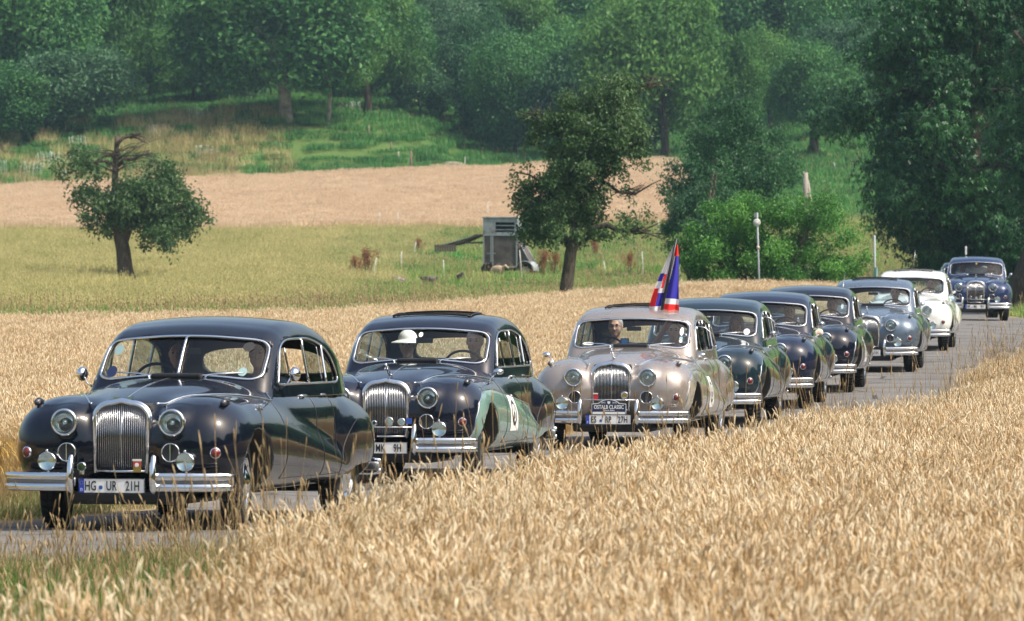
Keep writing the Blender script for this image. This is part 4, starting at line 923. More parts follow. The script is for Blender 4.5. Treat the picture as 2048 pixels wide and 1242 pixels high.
# text as real lettering
def text_mesh(s, height, squeeze=1.0, bold=0.0, depth=.002, space=1.0):
    cu = bpy.data.curves.new('lettering', 'FONT'); cu.body = s; cu.size = height/.73; cu.align_x = 'CENTER'; cu.align_y = 'CENTER'; cu.offset = bold*height; cu.extrude = depth/2; cu.resolution_u = 3; cu.space_character = space
    o = bpy.data.objects.new('t', cu); COL.objects.link(o); bpy.context.view_layer.update()
    me = bpy.data.meshes.new_from_object(o.evaluated_get(bpy.context.evaluated_depsgraph_get())); bpy.data.objects.remove(o); bpy.data.curves.remove(cu)
    n = len(me.vertices); c = np.empty(n*3, np.float32); me.vertices.foreach_get('co', c); c = c.reshape(-1, 3)
    if n: c[:, :2] -= (c[:, :2].max(0)+c[:, :2].min(0))/2; c[:, 0] *= squeeze
    me.vertices.foreach_set('co', c.ravel()); me.update(); return me
FRONT = Matrix(((0, 0, 1), (1, 0, 0), (0, 1, 0))).to_4x4()          # text x->car y, text y->z, facing forward (+x)
def lettering(s, h, e, m, loc, squeeze=1, bold=0, M=None, space=1.0, name='lettering'):
    me = text_mesh(s, h, squeeze, bold, .002, space); me.transform(Matrix.Translation(loc) @ (M or FRONT)); return mkobj(name, me, e, m)
def RX(x, y, z, tilt=0): return Matrix.Translation((x, y, z)) @ Matrix.Rotation(R(90), 4, 'Y') @ Matrix.Rotation(tilt, 4, 'X')
# ------------------------------------------------------------------ build one saloon with all its parts
def build_saloon():
    e = empty('vintage_saloon_car', (0, 0, 0))
    for k, me in BODY.items():
        nm = {'front_door_left': 'front_door', 'front_door_right': 'front_door', 'rear_door_left': 'rear_door', 'rear_door_right': 'rear_door'}.get(k, k); o = mkobj(nm, me, e, DARKI if k == 'inner_shell' else P_BLACK); 
        if k == 'inner_shell': continue
        o['paint'] = 1
        if 'door' in k:
            s = 1 if 'left' in k else -1; hx = -.10 if 'front' in k else -.72; yy = float(side_y(np.array([hx]), np.array([.995]), s, .028)[0])
            mb = MB(); mb.tube([(hx+.08, yy-.03*s, .995), (hx+.06, yy, .995), (hx-.06, yy, .995), (hx-.08, yy-.03*s, .995)], [.008, .009, .009, .008], 8); mb.build('door_handle', CHROME, o)
    o = mkobj('roof', ROOF_A, e, [P_BLACK, DARKI]); o['paint'] = 1
    lin = MB()                                                     # dark lining under the roof
    # seams of doors and lids
    for s in (1, -1):
        for xx in (.82, -.29, -.86):
            z = np.linspace(.365, 1.04, 26); x = np.full(26, xx); y = side_y(x, z, s, .0005); mb = MB(); mb.tube(np.stack([x, y, z], 1), .0036, 5); mb.build('door_seam', BLACK, e)
        x = np.linspace(-.86, .82, 40); z = np.full(40, .365); mb = MB(); mb.tube(np.stack([x, side_y(x, z, s, .0005), z], 1), .003, 5); mb.build('sill_seam', BLACK, e)
        a = np.linspace(R(10), R(170), 40); x = RAX+.50*np.cos(a); z = .36+.43*np.sin(a); mb = MB(); mb.tube(np.stack([x, side_y(x, z, s, .0003), z], 1), .004, 5); mb.build('spat_seam', BLACK, e)
    # waist mouldings
    for s in (1, -1):
        mb = MB(); x = np.linspace(2.16, .80, 46); y = H_out(x)*np.interp(x, [.80, 2.16], [1.06, 1.0]); z = top_z(x, y*1.0, .003); z = np.maximum(z, .965)
        P1 = np.stack([x, s*y, z], 1); x = np.linspace(.74, -1.38, 60); z = np.interp(x, [-1.4, -.8, .2, .9], [1.0, 1.018, 1.03, 1.022]); P2 = np.stack([x, side_y(x, z, s, .006), z], 1)
        mb.tube(np.concatenate([P1, P2]), [.0085]*46+[.0125]*60, 7); mb.build('waist_moulding', CHROME, e)
    # grille
    def arch(hw, zt, zb, n=12, rr=.12, hwb=None):
        hwb = hwb or hw; P = [(-hwb, zb)]
        for k in range(n+1): a = math.pi-k*math.pi/2/n; P.append((-hw+rr*1.15+rr*1.15*math.cos(a), zt-rr+rr*math.sin(a)))
        P += [(0, zt+.018)]+[(-p[0], p[1]) for p in P[::-1]]; return P
    gx = max(2.215, float(front_x(np.array([.225, .21, .2, .225]), np.array([.9, .6, .5, .75])).max())+.004); print('grille', gx)
    g = MB(); g.tube([(gx-.012*(z-.45)/.5, y, z) for y, z in arch(.216, .965, .44, hwb=.203)], .0145, 10)
    g.tube([(gx-.03, y, z+.004) for y, z in arch(.224, .972, .45, hwb=.208)], .016, 8)
    g.tube([(gx, -.205, .455), (gx, 0, .452), (gx, .205, .455)], .010, 8); gr = g.build('grille', CHROME, e)
    sb = MB(); 
    sl = MB(); sl.tube([(0, 0, 0), (.012, 0, .25), (0, 0, .5)], [.0036]*3, 6); slat = None
    for k in range(25):
        y = (k-12)*.0163; zt = .948+.012*(1-(y/.2)**2)-max(0, (abs(y)-.13)/.07)**2*.055; h = zt-.455
        o = bpy.data.objects.new('slat', slat.data) if slat else sl.build('slat', SLATM, gr)
        if slat: COL.objects.link(o); o.parent = gr
        else: slat = o
        o.location = (gx-.012, y, .455); o.scale = (1, 2.0 if k == 12 else 1, h/.5)
    b_ = MB(); b_.box((2.15, 0, .70), (.01, .41, .50)); b_.build('radiator_core', CHROME_D, gr)
    # lamps
    for s in (1, -1):
        fx = float(front_x(np.array([.42, .42, .42, .36, .48])*s, np.array([.825, .755, .895, .825, .825])).max())+.045; mb = MB(); M = RX(fx-.06, s*.425, .825)
        mb.lathe([(.070, -.06), (.098, -.01), (.1045, .03), (.1035, .052), (.094, .062), (.088, .058)], M, 32); h = mb.build('headlight', CHROME, e)
        mb = MB(); mb.lathe([(.088, .055), (.075, .02), (.05, .0), (.015, -.008), (.0, -.009)], M, 28); mb.lathe([(.018, -.005), (.018, .035), (.0, .042)], M, 14); mb.build('reflector', REFL, h)
        mb = MB(); mb.lathe([(.089, .056), (.07, .066), (.04, .073), (0, .076)], M, 28); mb.lathe([(.022, .078), (.017, .081), (.014, .078)], M, 16); mb.build('lens', LENS, h)
        xv = float(front_x(np.array([s*.41]), np.array([.598]))[0]); xv = max(xv, float(front_x(np.array([s*.46]), np.array([.60]))[0])-.01)+.012; M = RX(xv-.005, s*.41, .598)
        mb = MB(); mb.lathe([(.073, -.02), (.074, .012), (.068, .018), (.064, .008)], M, 28); mb.box((xv+.01, s*.41, .598), (.012, .008, .13)); v = mb.build('vent_ring', CHROME, e)
        mb = MB(); mb.lathe([(.066, .006), (.05, -.002), (0, -.004)], M, 24); mb.build('vent_mesh', CHROME_D, v)
        M = RX(2.36, s*.545, .53); mb = MB(); mb.lathe([(.02, -.06), (.055, -.04), (.072, -.005), (.074, .012), (.068, .018)], M, 28); mb.tube([(2.34, s*.545, .44), (2.345, s*.545, .47)], .012, 8); mb.lathe([(.0, .012), (.01, .012), (.01, 0)], RX(2.37, s*.545, .61), 8); fl = mb.build('fog_lamp', CHROME, e)
        mb = MB(); mb.lathe([(.068, .014), (.05, .002), (0, -.006)], M, 24); mb.build('reflector', REFL, fl)
        mb = MB(); mb.lathe([(.069, .017), (.05, .026), (0, .032)], M, 24); mb.build('lens', LENS, fl)
        xi = float(front_x(np.array([s*.74]), np.array([.595]))[0]); M = RX(xi-.012, s*.74, .595) @ Matrix.Rotation(s*R(-22), 4, 'X'); mb = MB(); mb.lathe([(.044, -.02), (.044, .018), (.036, .024)], M, 20); il = mb.build('indicator', CHROME, e)
        mb = MB(); mb.lathe([(.037, .022), (.03, .034), (.012, .042), (0, .043)], M, 20); mb.build('indicator_glass', REDL, il)
        zt = float(top_z(np.array([1.95]), np.array([.74]))[0]); mb = MB(); mb.tube([(1.84, s*.74, zt-.02), (1.89, s*.74, zt+.012), (1.96, s*.74, zt+.02), (2.01, s*.74, zt+.012)], [.006, .022, .029, .026], 12); sl_ = mb.build('side_lamp', BLACK, e)
        sl_['paint'] = 1
        mb = MB(); mb.lathe([(.027, 0), (.022, .016), (.0, .024)], RX(2.008, s*.74, zt+.012), 14); mb.build('side_lamp_glass', SMOKE, sl_)
    # bumpers with overriders
    for sx, nm in ((1, 'front_bumper'), (-1, 'rear_bumper')):
        HWB = .90 if sx > 0 else .80
        for y0, y1 in (((-HWB, -.31), (.31, HWB)) if sx > 0 else ((-HWB, HWB),)):
            mb = MB(); bc = MB()
            ys = np.linspace(y0, y1, 25); xo = 2.45-.13*np.abs(ys/.9)**3.2-.04*np.abs(ys/HWB)**10 if sx > 0 else 2.53-.14*np.abs(ys/.9)**3
            for zc in (.418, .336):
                r_ = [.030*(.70+.30*min(1, (HWB-abs(y))/.06)) for y in ys]; mb.tube([(sx*x, y, zc) for x, y in zip(xo, ys)], r_, 10, up=(0, 0, 1), flat=.55)
            bc.tube([(sx*(x-.034), y*.99, .377) for x, y in zip(xo, ys)], .034, 8, up=(0, 0, 1), flat=.3)
            bp = mb.build(nm, CHROME, e)
            for y in (-.45, .45):
                if y0 < y < y1: bc.box((sx*2.28, y, .38), (.22, .05, .05))
            bc.build('bumper_channel', bpy.data.materials.get('bumper_channel') or mat('bumper_channel', (.30, .31, .33), .35, .7), bp)
        for s in (1, -1):
            mb = MB(); mb.tube([(sx*2.452, s*.325, .295), (sx*2.478, s*.325, .325), (sx*2.482, s*.325, .41), (sx*2.476, s*.325, .51), (sx*2.455, s*.325, .565), (sx*2.43, s*.325, .585)], [.018, .027, .030, .026, .021, .010], 12, up=(0, 1, 0), flat=1.1); mb.build('overrider', CHROME, bp)
    mb = MB(); mb.box((2.475, 0, .350), (.010, .52, .112), bev=.003); mb.build('number_plate', PLATE, e)
    # wheels
    wh = None
    for x, s in ((FAX, 1), (FAX, -1), (RAX, 1), (RAX, -1)):
        w = bpy.data.objects.new('wheel', None); COL.objects.link(w); w.parent = e; w.location = (x, s*(.715 if x > 0 else .70), WR); w.rotation_euler = (0, 0, (0 if s > 0 else math.pi)+(R(9) if x > 0 else 0)); w.empty_display_size = .1
        if wh is None:
            M = Matrix.Rotation(R(-90), 4, 'X'); mb = MB()
            mb.lathe([(.225, -.085), (.30, -.09), (.335, -.082), (.352, -.062)]+[(r_, y) for y in (-.055, -.035, -.012, .012, .035, .055) for r_ in ([.3555] if abs(y) < .05 else [.354])]+[(.352, .062), (.335, .082), (.30, .09), (.225, .085)], M, 44)
            for k in range(40):                                     # tread blocks
                a = k*2*math.pi/40
                for y in (-.048, 0, .048): mb.box(M @ Vector((math.cos(a)*.3575, math.sin(a)*.3575, y)), (.02, .036, .04), Matrix.Rotation(-a, 3, 'Y') @ Matrix.Rotation(0, 3, 'X'))
            tyre = mb.build('tyre', RUBBER, w); mb = MB(); mb.lathe([(.228, .086), (.222, .092), (.20, .075), (.175, .05)], M, 36); rim = mb.build('rim', CHROME, w)
            mb = MB(); mb.lathe([(.178, .05), (.17, .065), (.13, .078), (.115, .072), (.10, .085), (.06, .105), (0, .112)], M, 32); hub = mb.build('hub_cap', CHROME, w); mb = MB(); mb.lathe([(.22, -.08), (.15, -.06), (0, -.06)], M, 20); mb.build('brake_drum', BLACK, w); wh = w
        else:
            for c in kids(wh): d = c.copy(); COL.objects.link(d); d.parent = w
    # glass and frames
    wsn = pane('windscreen', e, WS_C, 'x', 1); mb = MB(); mb.tube(frame_path(WS_C, 'x', 1, .003), .0115, 7, closed=True); mb.build('windscreen_frame', CHROME, wsn)
    mb = MB(); mb.tube(frame_path(WS_C*np.array([.972, 1])+np.array([0, -.0]), 'x', 1, -.006), .010, 6, closed=True); mb.build('windscreen_rubber', BLACK, wsn)
    pane('rear_window', e, RW_C, 'x', -1)
    for s in (1, -1):
        fr = MB(); fr.tube(frame_path(SW_C, 'y', s, .002), .009, 7, closed=True)
        for xx, dx in ((-.10, 0), (-.62, -.03), (.42, .02)):
            zz = np.linspace(1.085, [1.44, 1.395, 1.375][[-.10, -.62, .42].index(xx)], 8); xa = xx-GS+dx*np.linspace(0, 1, 8); Yv = solve(G_f, lambda t_: (xa, t_, zz), np.full(8, 1.2), np.full(8, .1)); fr.tube(np.stack([xa, s*(Yv-.001), zz], 1), .0085 if xx == .42 else .013, 7)
        f_ = fr.build('window_frame', CHROME, e)
        for a, b in ((-1.2-GS, -.645-GS), (-.61-GS, -.12-GS)): P, F4, F3 = glass_patch(clip_curve(SW_C, a, b), 'y', s, -.014); mkobj('rear_door_window', npmesh('pane', P, [F4, F3]), f_, GLASS_S)
        P, F4, F3 = glass_patch(clip_curve(SW_C, .44-GS, 1.2), 'y', s, -.014); mkobj('quarter_window', npmesh('pane', P, [F4, F3]), f_, GLASS_S)
        P, F4, F3 = glass_patch(clip_curve(SW_C, -.08-GS, .42-GS), 'y', s, -.014); mkobj('front_door_window', npmesh('pane', P, [F4, F3]), f_, GLASS_S)
    # cabin
    mb = MB()
    for xx in (-.56, -1.36):
        mb.box((xx+.24, 0, .50), (.55, 1.26, .16), bev=.04); mb.box((xx-.04, 0, .82), (.16, 1.26, .52), Matrix.Rotation(R(-10), 3, 'Y'), bev=.05)
    mb.build('seats', LEATHER, e)
    mb = MB(); mb.box((.56, 0, .99), (.22, 1.28, .16), bev=.05); mb.build('dashboard', WOOD, e)
    mb = MB(); mb.box((-.45, 0, .47), (2.0, 1.3, .02)); mb.box((.56, 0, .70), (.03, 1.3, .45)); mb.build('floor_carpet', DARKI, e)
    mb = MB(); M = Matrix.Translation((.78, 0, 1.42)); zc = 1.35; mb.box((.40, 0, zc), (.015, .17, .05), bev=.006); mb.tube([(.40, 0, zc), (.36, 0, zc+.09)], .006, 6); mb.build('rear_view_mirror', BLACK, e)
    # wipers at rest on the scuttle
    for s in (1, -1):
        yb = s*.22; A = [(yb, 1.135), (yb+s*.02, 1.165), (yb+.0+s*.10, 1.178), (yb+s*.30, 1.185)]; c = np.array(A)
        X = solve(G_f, lambda t_: (t_, c[:, 0], c[:, 1]), np.full(4, 1.6), np.full(4, 0.)); mb = MB(); mb.tube([(x+.02, a[0], a[1]) for x, a in zip(X, A)], [.011, .008, .007, .006], 6); mb.build('wiper', CHROME, e)
    mb = MB(); zv = float(top_z(np.array([.82]), np.array([.0]))[0]); mb.box((.83, .02, zv+.012), (.09, .40, .040), Matrix.Rotation(R(4), 3, 'Y'), bev=.015); mb.build('scuttle_vent', BLACK, e)
    # bonnet strip
    mb = MB(); x = np.linspace(2.13, .92, 24); mb.tube(np.stack([x, x*0, top_z(x, x*0, .001)], 1), .006, 6, flat=.7); mb.build('bonnet_strip', CHROME, e)
    # tail lamps, rear
    for s in (1, -1):
        mb = MB(); mb.lathe([(.04, 0), (.03, .03), (0, .035)], Matrix.Translation((-2.47, s*.72, .62)) @ Matrix.Rotation(R(-90), 4, 'Y'), 14); mb.build('tail_lamp', REDL, e)
    mb = MB(); mb.box((1.65, 0, .25), (1.1, .9, .10), bev=.03); mb.box((.2, 0, .24), (2.6, .5, .06)); mb.box((-1.4, 0, .25), (.16, 1.3, .10), bev=.03); mb.tube([(1.62, -.7, .33), (1.62, .7, .33)], .03, 8)
    for s in (1, -1): mb.tube([(1.62, s*.62, .30), (1.62, s*.35, .22), (1.62, .1*s, .24)], .022, 6)
    mb.build('chassis', BLACK, e)
    return e
PROTO = build_saloon()
# ================================================================== the ten cars
INDEX = {}
for c in bpy.data.objects:
    if c.parent: INDEX.setdefault(c.parent.name, []).append(c)
CARROOT = []
def place_car(i, p, label, pos=None):
    e = PROTO if i == 0 else copy_tree(PROTO, None, INDEX)
    (x, y), yaw = car_pose(i) if pos is None else pos
    s, c = math.sin(R(yaw)), math.cos(R(yaw)); Fv = Vector((-s, -c, 0)); L0 = Vector((c, -s, 0))
    zf = gz(x+Fv.x*FAX, y+Fv.y*FAX); zr = gz(x+Fv.x*RAX, y+Fv.y*RAX); zl = gz(x+L0.x*.7, y+L0.y*.7); zR = gz(x-L0.x*.7, y-L0.y*.7)
    X = (Fv+Vector((0, 0, (zf-zr)/(FAX-RAX)))).normalized(); Yv = (L0+Vector((0, 0, (zl-zR)/1.4))).normalized(); Z = X.cross(Yv).normalized(); Yv = Z.cross(X)
    e.matrix_world = Matrix.Translation((x, y, (zf+zr)/2+.03)) @ Matrix((X, Yv, Z)).transposed().to_4x4()
    tag(e, label, 'car', 'vintage saloons driving in line along the road')
    ch = [o for o in (INDEX[PROTO.name] if i == 0 else bpy.data.objects) if o.parent is e]
    d = {}
    for o in ch:
        d.setdefault(o.name.split('.')[0], []).append(o)
        if o.get('paint'):
            o.material_slots[0].link = 'OBJECT'; o.material_slots[0].material = p
    e['_'] = 0; del e['_']; CARROOT.append(e); e_parts[i] = d
    return e
e_parts = {}
LB = ['black saloon with a split windscreen leading the line at the left', 'dark saloon with a pale green lower side, second in the line, badges before its grille',
      'bronze two-tone saloon with a union flag above its open roof', 'dark green saloon with a chrome side line right behind the bronze saloon',
      'dark blue saloon with an elbow out of its window, fifth in the line', 'midnight saloon with a chrome side line and white side sticker, sixth in the line',
      'light blue grey saloon with an open roof in front of the white one', 'white saloon with open roof in front of the blue one under the chestnuts',
      'blue saloon facing the camera squarely under the chestnut trees', 'dark saloon mostly hidden behind the blue saloon at the end of the line']
PT = [P_BLACK, P_TEAL, P_BRONZE, P_DGREEN, P_BLUE, P_NAVY, P_GREY, P_WHITE, P_NAVY2, P_B2]
cars = []
for i in range(9, 0, -1):
    pos = None if i < 9 else ((12.95, 178.0), 2.0)
    cars.append(place_car(i, PT[i], LB[i], pos))
cars.append(place_car(0, PT[0], LB[0])); cars = cars[::-1]
def L2W(i, v): return cars[i].matrix_world @ Vector(v)
# open roofs
for i in (1, 2, 6, 7):
    o = e_parts[i]['roof'][0]; o.data = ROOF_B
    if not len(ROOF_B.materials): ROOF_B.materials.append(P_BLACK); ROOF_B.materials.append(DARKI)
    o.material_slots[0].link = 'OBJECT'; o.material_slots[0].material = PT[i]
    mb = MB(); xs = np.full(15, .04); ys = np.linspace(-.39, .39, 15); 
    for xx, dz in ((.035, .012), (-.515, .016)):
        z = top_z(np.full(15, xx), ys, dz, G_f, 1.2); mb.tube(np.stack([np.full(15, xx), ys, z], 1), .007, 6)
    for yy in (-.39, .39): x_ = np.linspace(.035, -.515, 8); z = top_z(x_, np.full(8, yy), .010, G_f, 1.2); mb.tube(np.stack([x_, np.full(8, yy), z], 1), .009, 6)
    mb.build('sunroof_frame', BLACK, cars[i])
    xg, yg = np.meshgrid(np.linspace(-.53, -1.02, 8), np.linspace(-.38, .38, 12), indexing='ij'); zg = top_z(xg.ravel(), yg.ravel(), .014, G_f, 1.1); V = np.stack([xg.ravel(), yg.ravel(), zg], 1)
    j = (np.arange(7)[:, None]*12+np.arange(11)[None]).ravel(); F = np.stack([j, j+1, j+13, j+12], 1); V2 = V-np.array([0, 0, .010]); n = len(V)
    rim = [k for k in range(12)]; Fs = [F, F[:, ::-1]+n, np.array([(k+1, k, k+n, k+1+n) for k in range(11)])]
    o = mkobj('sunroof_panel', npmesh('sunroof_panel', np.concatenate([V, V2]), np.concatenate(Fs)), cars[i], PT[i])
# chrome side line of the later model
X = np.array(SWX)[::-1]; Z = np.array(SWZ)[::-1]; k = (X > -2.35) & (X < 2.15) & (Z > .29)
kx, kz = X[k], Z[k]; u = np.linspace(0, len(kx)-1, 120); sx = np.interp(u, np.arange(len(kx)), kx); sz = np.interp(u, np.arange(len(kx)), kz)
mbs = MB()
for s in (1, -1): mbs.tube(np.stack([sx, side_y(sx, sz, s, .002), sz], 1), .0075, 6)
sw0 = mbs.build('side_moulding', CHROME, cars[1])
for i in (2, 3, 5): d = sw0.copy(); COL.objects.link(d); d.parent = cars[i]
# split screen of the leading car
mb = MB(); zz = np.linspace(1.165, 1.462, 10); xx = solve(G_f, lambda t_: (t_, zz*0, zz), np.full(10, 1.6), np.zeros(10)); mb.tube(np.stack([xx+.004, zz*0, zz], 1), .012, 8); mb.build('windscreen_bar', CHROME, cars[0])
# winged badge and leaping mascots
mb = MB(); zt = 1.0; M = Matrix.Translation((2.16, 0, zt))
wing = [(0, 0), (.035, .012), (.08, .022), (.062, -.012), (.03, -.030), (0, -.036)]; P = [(2.19, y, zt+z) for y, z in wing]+[(2.19, -y, zt+z) for y, z in wing[::-1][1:-1]]
mb.add(P+[(2.175, p[1], p[2]) for p in P], [tuple(range(len(P)))]+[tuple(range(len(P), 2*len(P)))[::-1]]+[(k, k+len(P), (k+1) % len(P)+len(P), (k+1) % len(P)) for k in range(len(P))], False); mb.build('winged_badge', CHROME, cars[0])
def mascot():
    V = [(-.02, 0, .0), (.03, 0, .03), (.075, 0, .062), (.12, 0, .085), (.15, 0, .10)]; m = MB(); m.tube(V, [.012, .017, .017, .014, .011], 8); m.tube([(.15, 0, .10), (.175, 0, .105), (.19, 0, .10)], [.016, .015, .007], 8)
    for s in (1, -1): m.tube([(.11, .008*s, .08), (.15, .012*s, .07), (.17, .012*s, .055)], [.008, .006, .004], 6); m.tube([(-.015, .008*s, .004), (-.05, .012*s, -.002), (-.08, .012*s, -.006)], [.010, .007, .004], 6)
    m.tube([(-.02, 0, .008), (-.06, 0, .02), (-.09, 0, .015)], [.005, .004, .003], 6); m.tube([(-.06, 0, -.02), (-.06, 0, -.002)], .006, 6); return m
m0 = None
for i in (1, 2, 3, 5, 6, 7, 8):
    if m0 is None: m0 = mascot().build('leaping_mascot', CHROME, cars[i], (2.06, 0, 1.035))
    else: d = m0.copy(); COL.objects.link(d); d.parent = cars[i]
# number plates
def plate(i, left, mid, s3, seal=True):
    e = e_parts[i]['number_plate'][0]; x = 2.4815; m = MB(); m.box((x, -.236, .350), (.002, .040, .104)); m.build('euro_band', EUB, e)
    lettering('D', .022, e, WHITE, (x+.0015, -.236, .320), .8, .01)
    st = MB()
    for k in range(12): a = k*math.pi/6; st.box((x+.002, -.236+.012*math.sin(a), .373+.012*math.cos(a)), (.001, .0035, .0035))
    st.build('stars', GOLD, e)
    h = .074
    for tx, yy, sq in ((left, -.165, .62), (mid, .002, .62), (s3, .165, .62)):
        lettering(tx, h, e, INK, (x+.0015, yy, .350), sq, .018, space=1.05)
    sm = MB(); sm.lathe([(.016, .001), (0, .002)], RX(x, -.085, .337), 14); sm.build('seal', BLUEP, e)
    fr = MB(); P = [(x, -.258, .296), (x, .258, .296), (x, .258, .404), (x, -.258, .404)]
    for a, b in zip(P, P[1:]+P[:1]): fr.tube([a, b], .0025, 4)
    fr.build('plate_rim', INK, e)
plate(0, 'HG', 'UR', '21H'); plate(1, 'HN', 'MK', '9H'); plate(2, 'ES', 'RP', '27H'); plate(6, 'HD', 'SL', '51H'); plate(8, 'HE', 'MK', '9H')
# badges in front of grilles
def badge_bar(i, items, z=.545):
    m = MB(); m.tube([(2.40, -.33, z), (2.40, .33, z)], .007, 8); b = m.build('badge_bar', CHROME, cars[i])
    for (y, r_, mt, in_) in items:
        m = MB(); m.lathe([(r_, 0), (r_, .008), (r_*.85, .012), (r_*.62, .010)], RX(2.405, y, z+.012+r_), 20); m.box((2.40, y, z+.012), (.006, .03, .03)); q = m.build('badge', CHROME, b)
        m = MB(); m.lathe([(r_*.64, .010), (0, .012)], RX(2.405, y, z+.012+r_), 20); m.build('enamel', mt, b); 
badge_bar(1, [(-.185, .034, BLUEP, 0), (-.075, .027, NAVY, 0), (.07, .043, TEALP, 0), (.19, .038, TEALP, 0)])
badge_bar(2, [(.175, .042, GOLD, 0)], .57)
badge_bar(8, [(-.12, .03, NAVY, 0), (0.02, .028, GOLD, 0), (.13, .04, TEALP, 0)], .53)
m = MB(); m.lathe([(.036, 0), (.036, .01), (.03, .014)], RX(2.38, -.265, .49), 20); m.box((2.38, -.265, .447), (.01, .04, .03)); q = m.build('badge', CHROME, cars[0]); m = MB(); m.lathe([(.031, .012), (0, .016)], RX(2.38, -.265, .49), 20); m.build('enamel', mat('enamel_dark_green', (.03, .06, .02), .3), q)
m = MB(); m.box((2.36, .165, .50), (.008, .062, .10)); q = m.build('club_badge', GOLD, cars[0]); m = MB(); m.box((2.366, .165, .542), (.004, .07, .014)); m.build('badge_strip', WHITE, q); m = MB(); m.box((2.3655, .165, .512), (.004, .056, .034)); m.build('badge_field', REDP, q); m = MB(); m.lathe([(.017, .002), (0, .003)], RX(2.367, .165, .505), 14); m.build('badge_disc', WHITE, q)
# rally plaque on the bronze car
def plaque():
    x = 2.43; cz = .408; hw = .192
    def outline(hw, grow=0):
        P = [(-hw-grow, cz), (hw+grow, cz), (hw+grow, cz+.112+grow)]
        for k in range(15): a = R(62)-k*R(124)/14; P.append((math.sin(a)*.128*(1+grow*6), cz+.085+grow+.078*math.cos(a)+.0))
        P.append((-hw-grow, cz+.112+grow)); return P
    def slab(P, xx, dx, mt, nm, par):
        m = MB(); n = len(P); m.add([(xx, y, z) for y, z in P]+[(xx-dx, y, z) for y, z in P], [tuple(range(n)), tuple(range(n, 2*n))[::-1]]+[(k, (k+1) % n, (k+1) % n+n, k+n) for k in range(n)], False); return m.build(nm, mt, par)
    q = slab(outline(hw, .006), x, .006, WHITE, 'rally_plaque', cars[2]); slab(outline(hw), x+.002, .002, NAVY, 'plaque_field', q)
    m = MB(); m.box((x+.0032, 0, cz+.014), (.002, hw*1.93, .026)); m.build('plaque_strip', WHITE, q)
    lettering('OSTALB CLASSIC', .045, q, WHITE, (x+.0035, 0, cz+.083), .73, .02)
    lettering('2013', .018, q, WHITE, (x+.0035, -.065, cz+.132), 1, .01); lettering('2016', .018, q, WHITE, (x+.0035, .065, cz+.132), 1, .01)
    lettering('Historic Rallye', .018, q, WHITE, (x+.0035, 0, cz+.043), .9, .01)
    m = MB(); m.add([(x+.004, -.016, cz+.147), (x+.004, .016, cz+.147), (x+.004, .016, cz+.126), (x+.004, 0, cz+.113), (x+.004, -.016, cz+.126)], [(0, 1, 2, 3, 4)]); m.build('plaque_shield', WHITE, q)
plaque()
m = MB(); m.box((2.34, -.165, .60), (.006, .05, .07)); q = m.build('club_badge', REDP, cars[2]); m = MB(); m.box((2.345, -.165, .64), (.004, .055, .012)); m.build('badge_strip', WHITE, q)
m = MB(); m.box((2.40, .262, .605), (.006, .052, .055)); m.build('flag_badge', BLUEP, cars[1])
# start-number stickers on the doors
def sticker(i, x0, x1, z0, z1, num='6', s=1):
    n = 14; xg, zg = np.meshgrid(np.linspace(x0, x1, n), np.linspace(z0, z1, n), indexing='ij'); y = side_y(xg.ravel(), zg.ravel(), s, .0035); V = np.stack([xg.ravel(), y, zg.ravel()], 1)
    j = (np.arange(n-1)[:, None]*n+np.arange(n-1)[None]).ravel(); o = mkobj('number_sticker', npmesh('number_sticker', V, np.stack([j, j+n, j+n+1, j+1], 1)), cars[i], WHITE)
    a = np.linspace(0, 2*math.pi, 29)[:-1]; cx, cz = (x0+x1)/2, (z0+z1)/2-.0; rr = min(x1-x0, z1-z0)*.36
    P = []
    for q in (1, .72): px_ = cx+rr*q*np.cos(a); pz = cz+rr*q*np.sin(a); P.append(np.stack([px_, side_y(px_, pz, s, .005), pz], 1))
    V = np.concatenate(P); m_ = len(a); F = np.array([(k, (k+1) % m_, (k+1) % m_+m_, k+m_) for k in range(m_)]); mkobj('sticker_ring', npmesh('ring', V, F), o, INK)
    me = text_mesh(num, rr*.95, .9, .03); c = np.empty(len(me.vertices)*3, np.float32); me.vertices.foreach_get('co', c); c = c.reshape(-1, 3); X_ = cx-c[:, 0]; Z_ = cz+c[:, 1]
    me.vertices.foreach_set('co', np.stack([X_, side_y(X_, Z_, s, .006), Z_], 1).astype(np.float32).ravel()); me.update(); mkobj('lettering', me, o, INK)
sticker(1, .28, .66, .47, .82); sticker(2, .25, .60, .44, .80); sticker(5, .1, .5, .44, .82)
# mirrors
def mirror(i, kind, s, x=None):
    m = MB()
    if kind == 'wing':
        zt = float(top_z(np.array([1.25]), np.array([.80]))[0]); P = [(1.25, s*.80, zt-.02), (1.24, s*.83, zt+.05), (1.22, s*.88, zt+.10)]
        m.tube(P, [.010, .007, .007], 8); m.tube([(1.27, s*.90, zt+.115), (1.25, s*.90, zt+.115), (1.215, s*.90, zt+.115), (1.19, s*.90, zt+.115)], [.02, .046, .052, .050], 14, up=(0, 1, 0), flat=.62)
    else:
        m.tube([(.50, s*.76, 1.06), (.49, s*.82, 1.10), (.48, s*.85, 1.16)], [.010, .007, .007], 8); m.tube([(.52, s*.87, 1.17), (.50, s*.87, 1.17), (.46, s*.87, 1.17), (.44, s*.87, 1.17)], [.012, .034, .045, .044], 14, up=(0, 1, 0), flat=.75 if kind == 'door' else 1.3)
    m.build('wing_mirror', CHROME, cars[i])
mirror(0, 'tall', 1); mirror(0, 'tall', -1); mirror(1, 'wing', 1, ); mirror(2, 'wing', 1); mirror(2, 'wing', -1)
for i in (3, 4, 5, 6, 7, 8): mirror(i, 'door', 1)
mirror(8, 'door', -1)
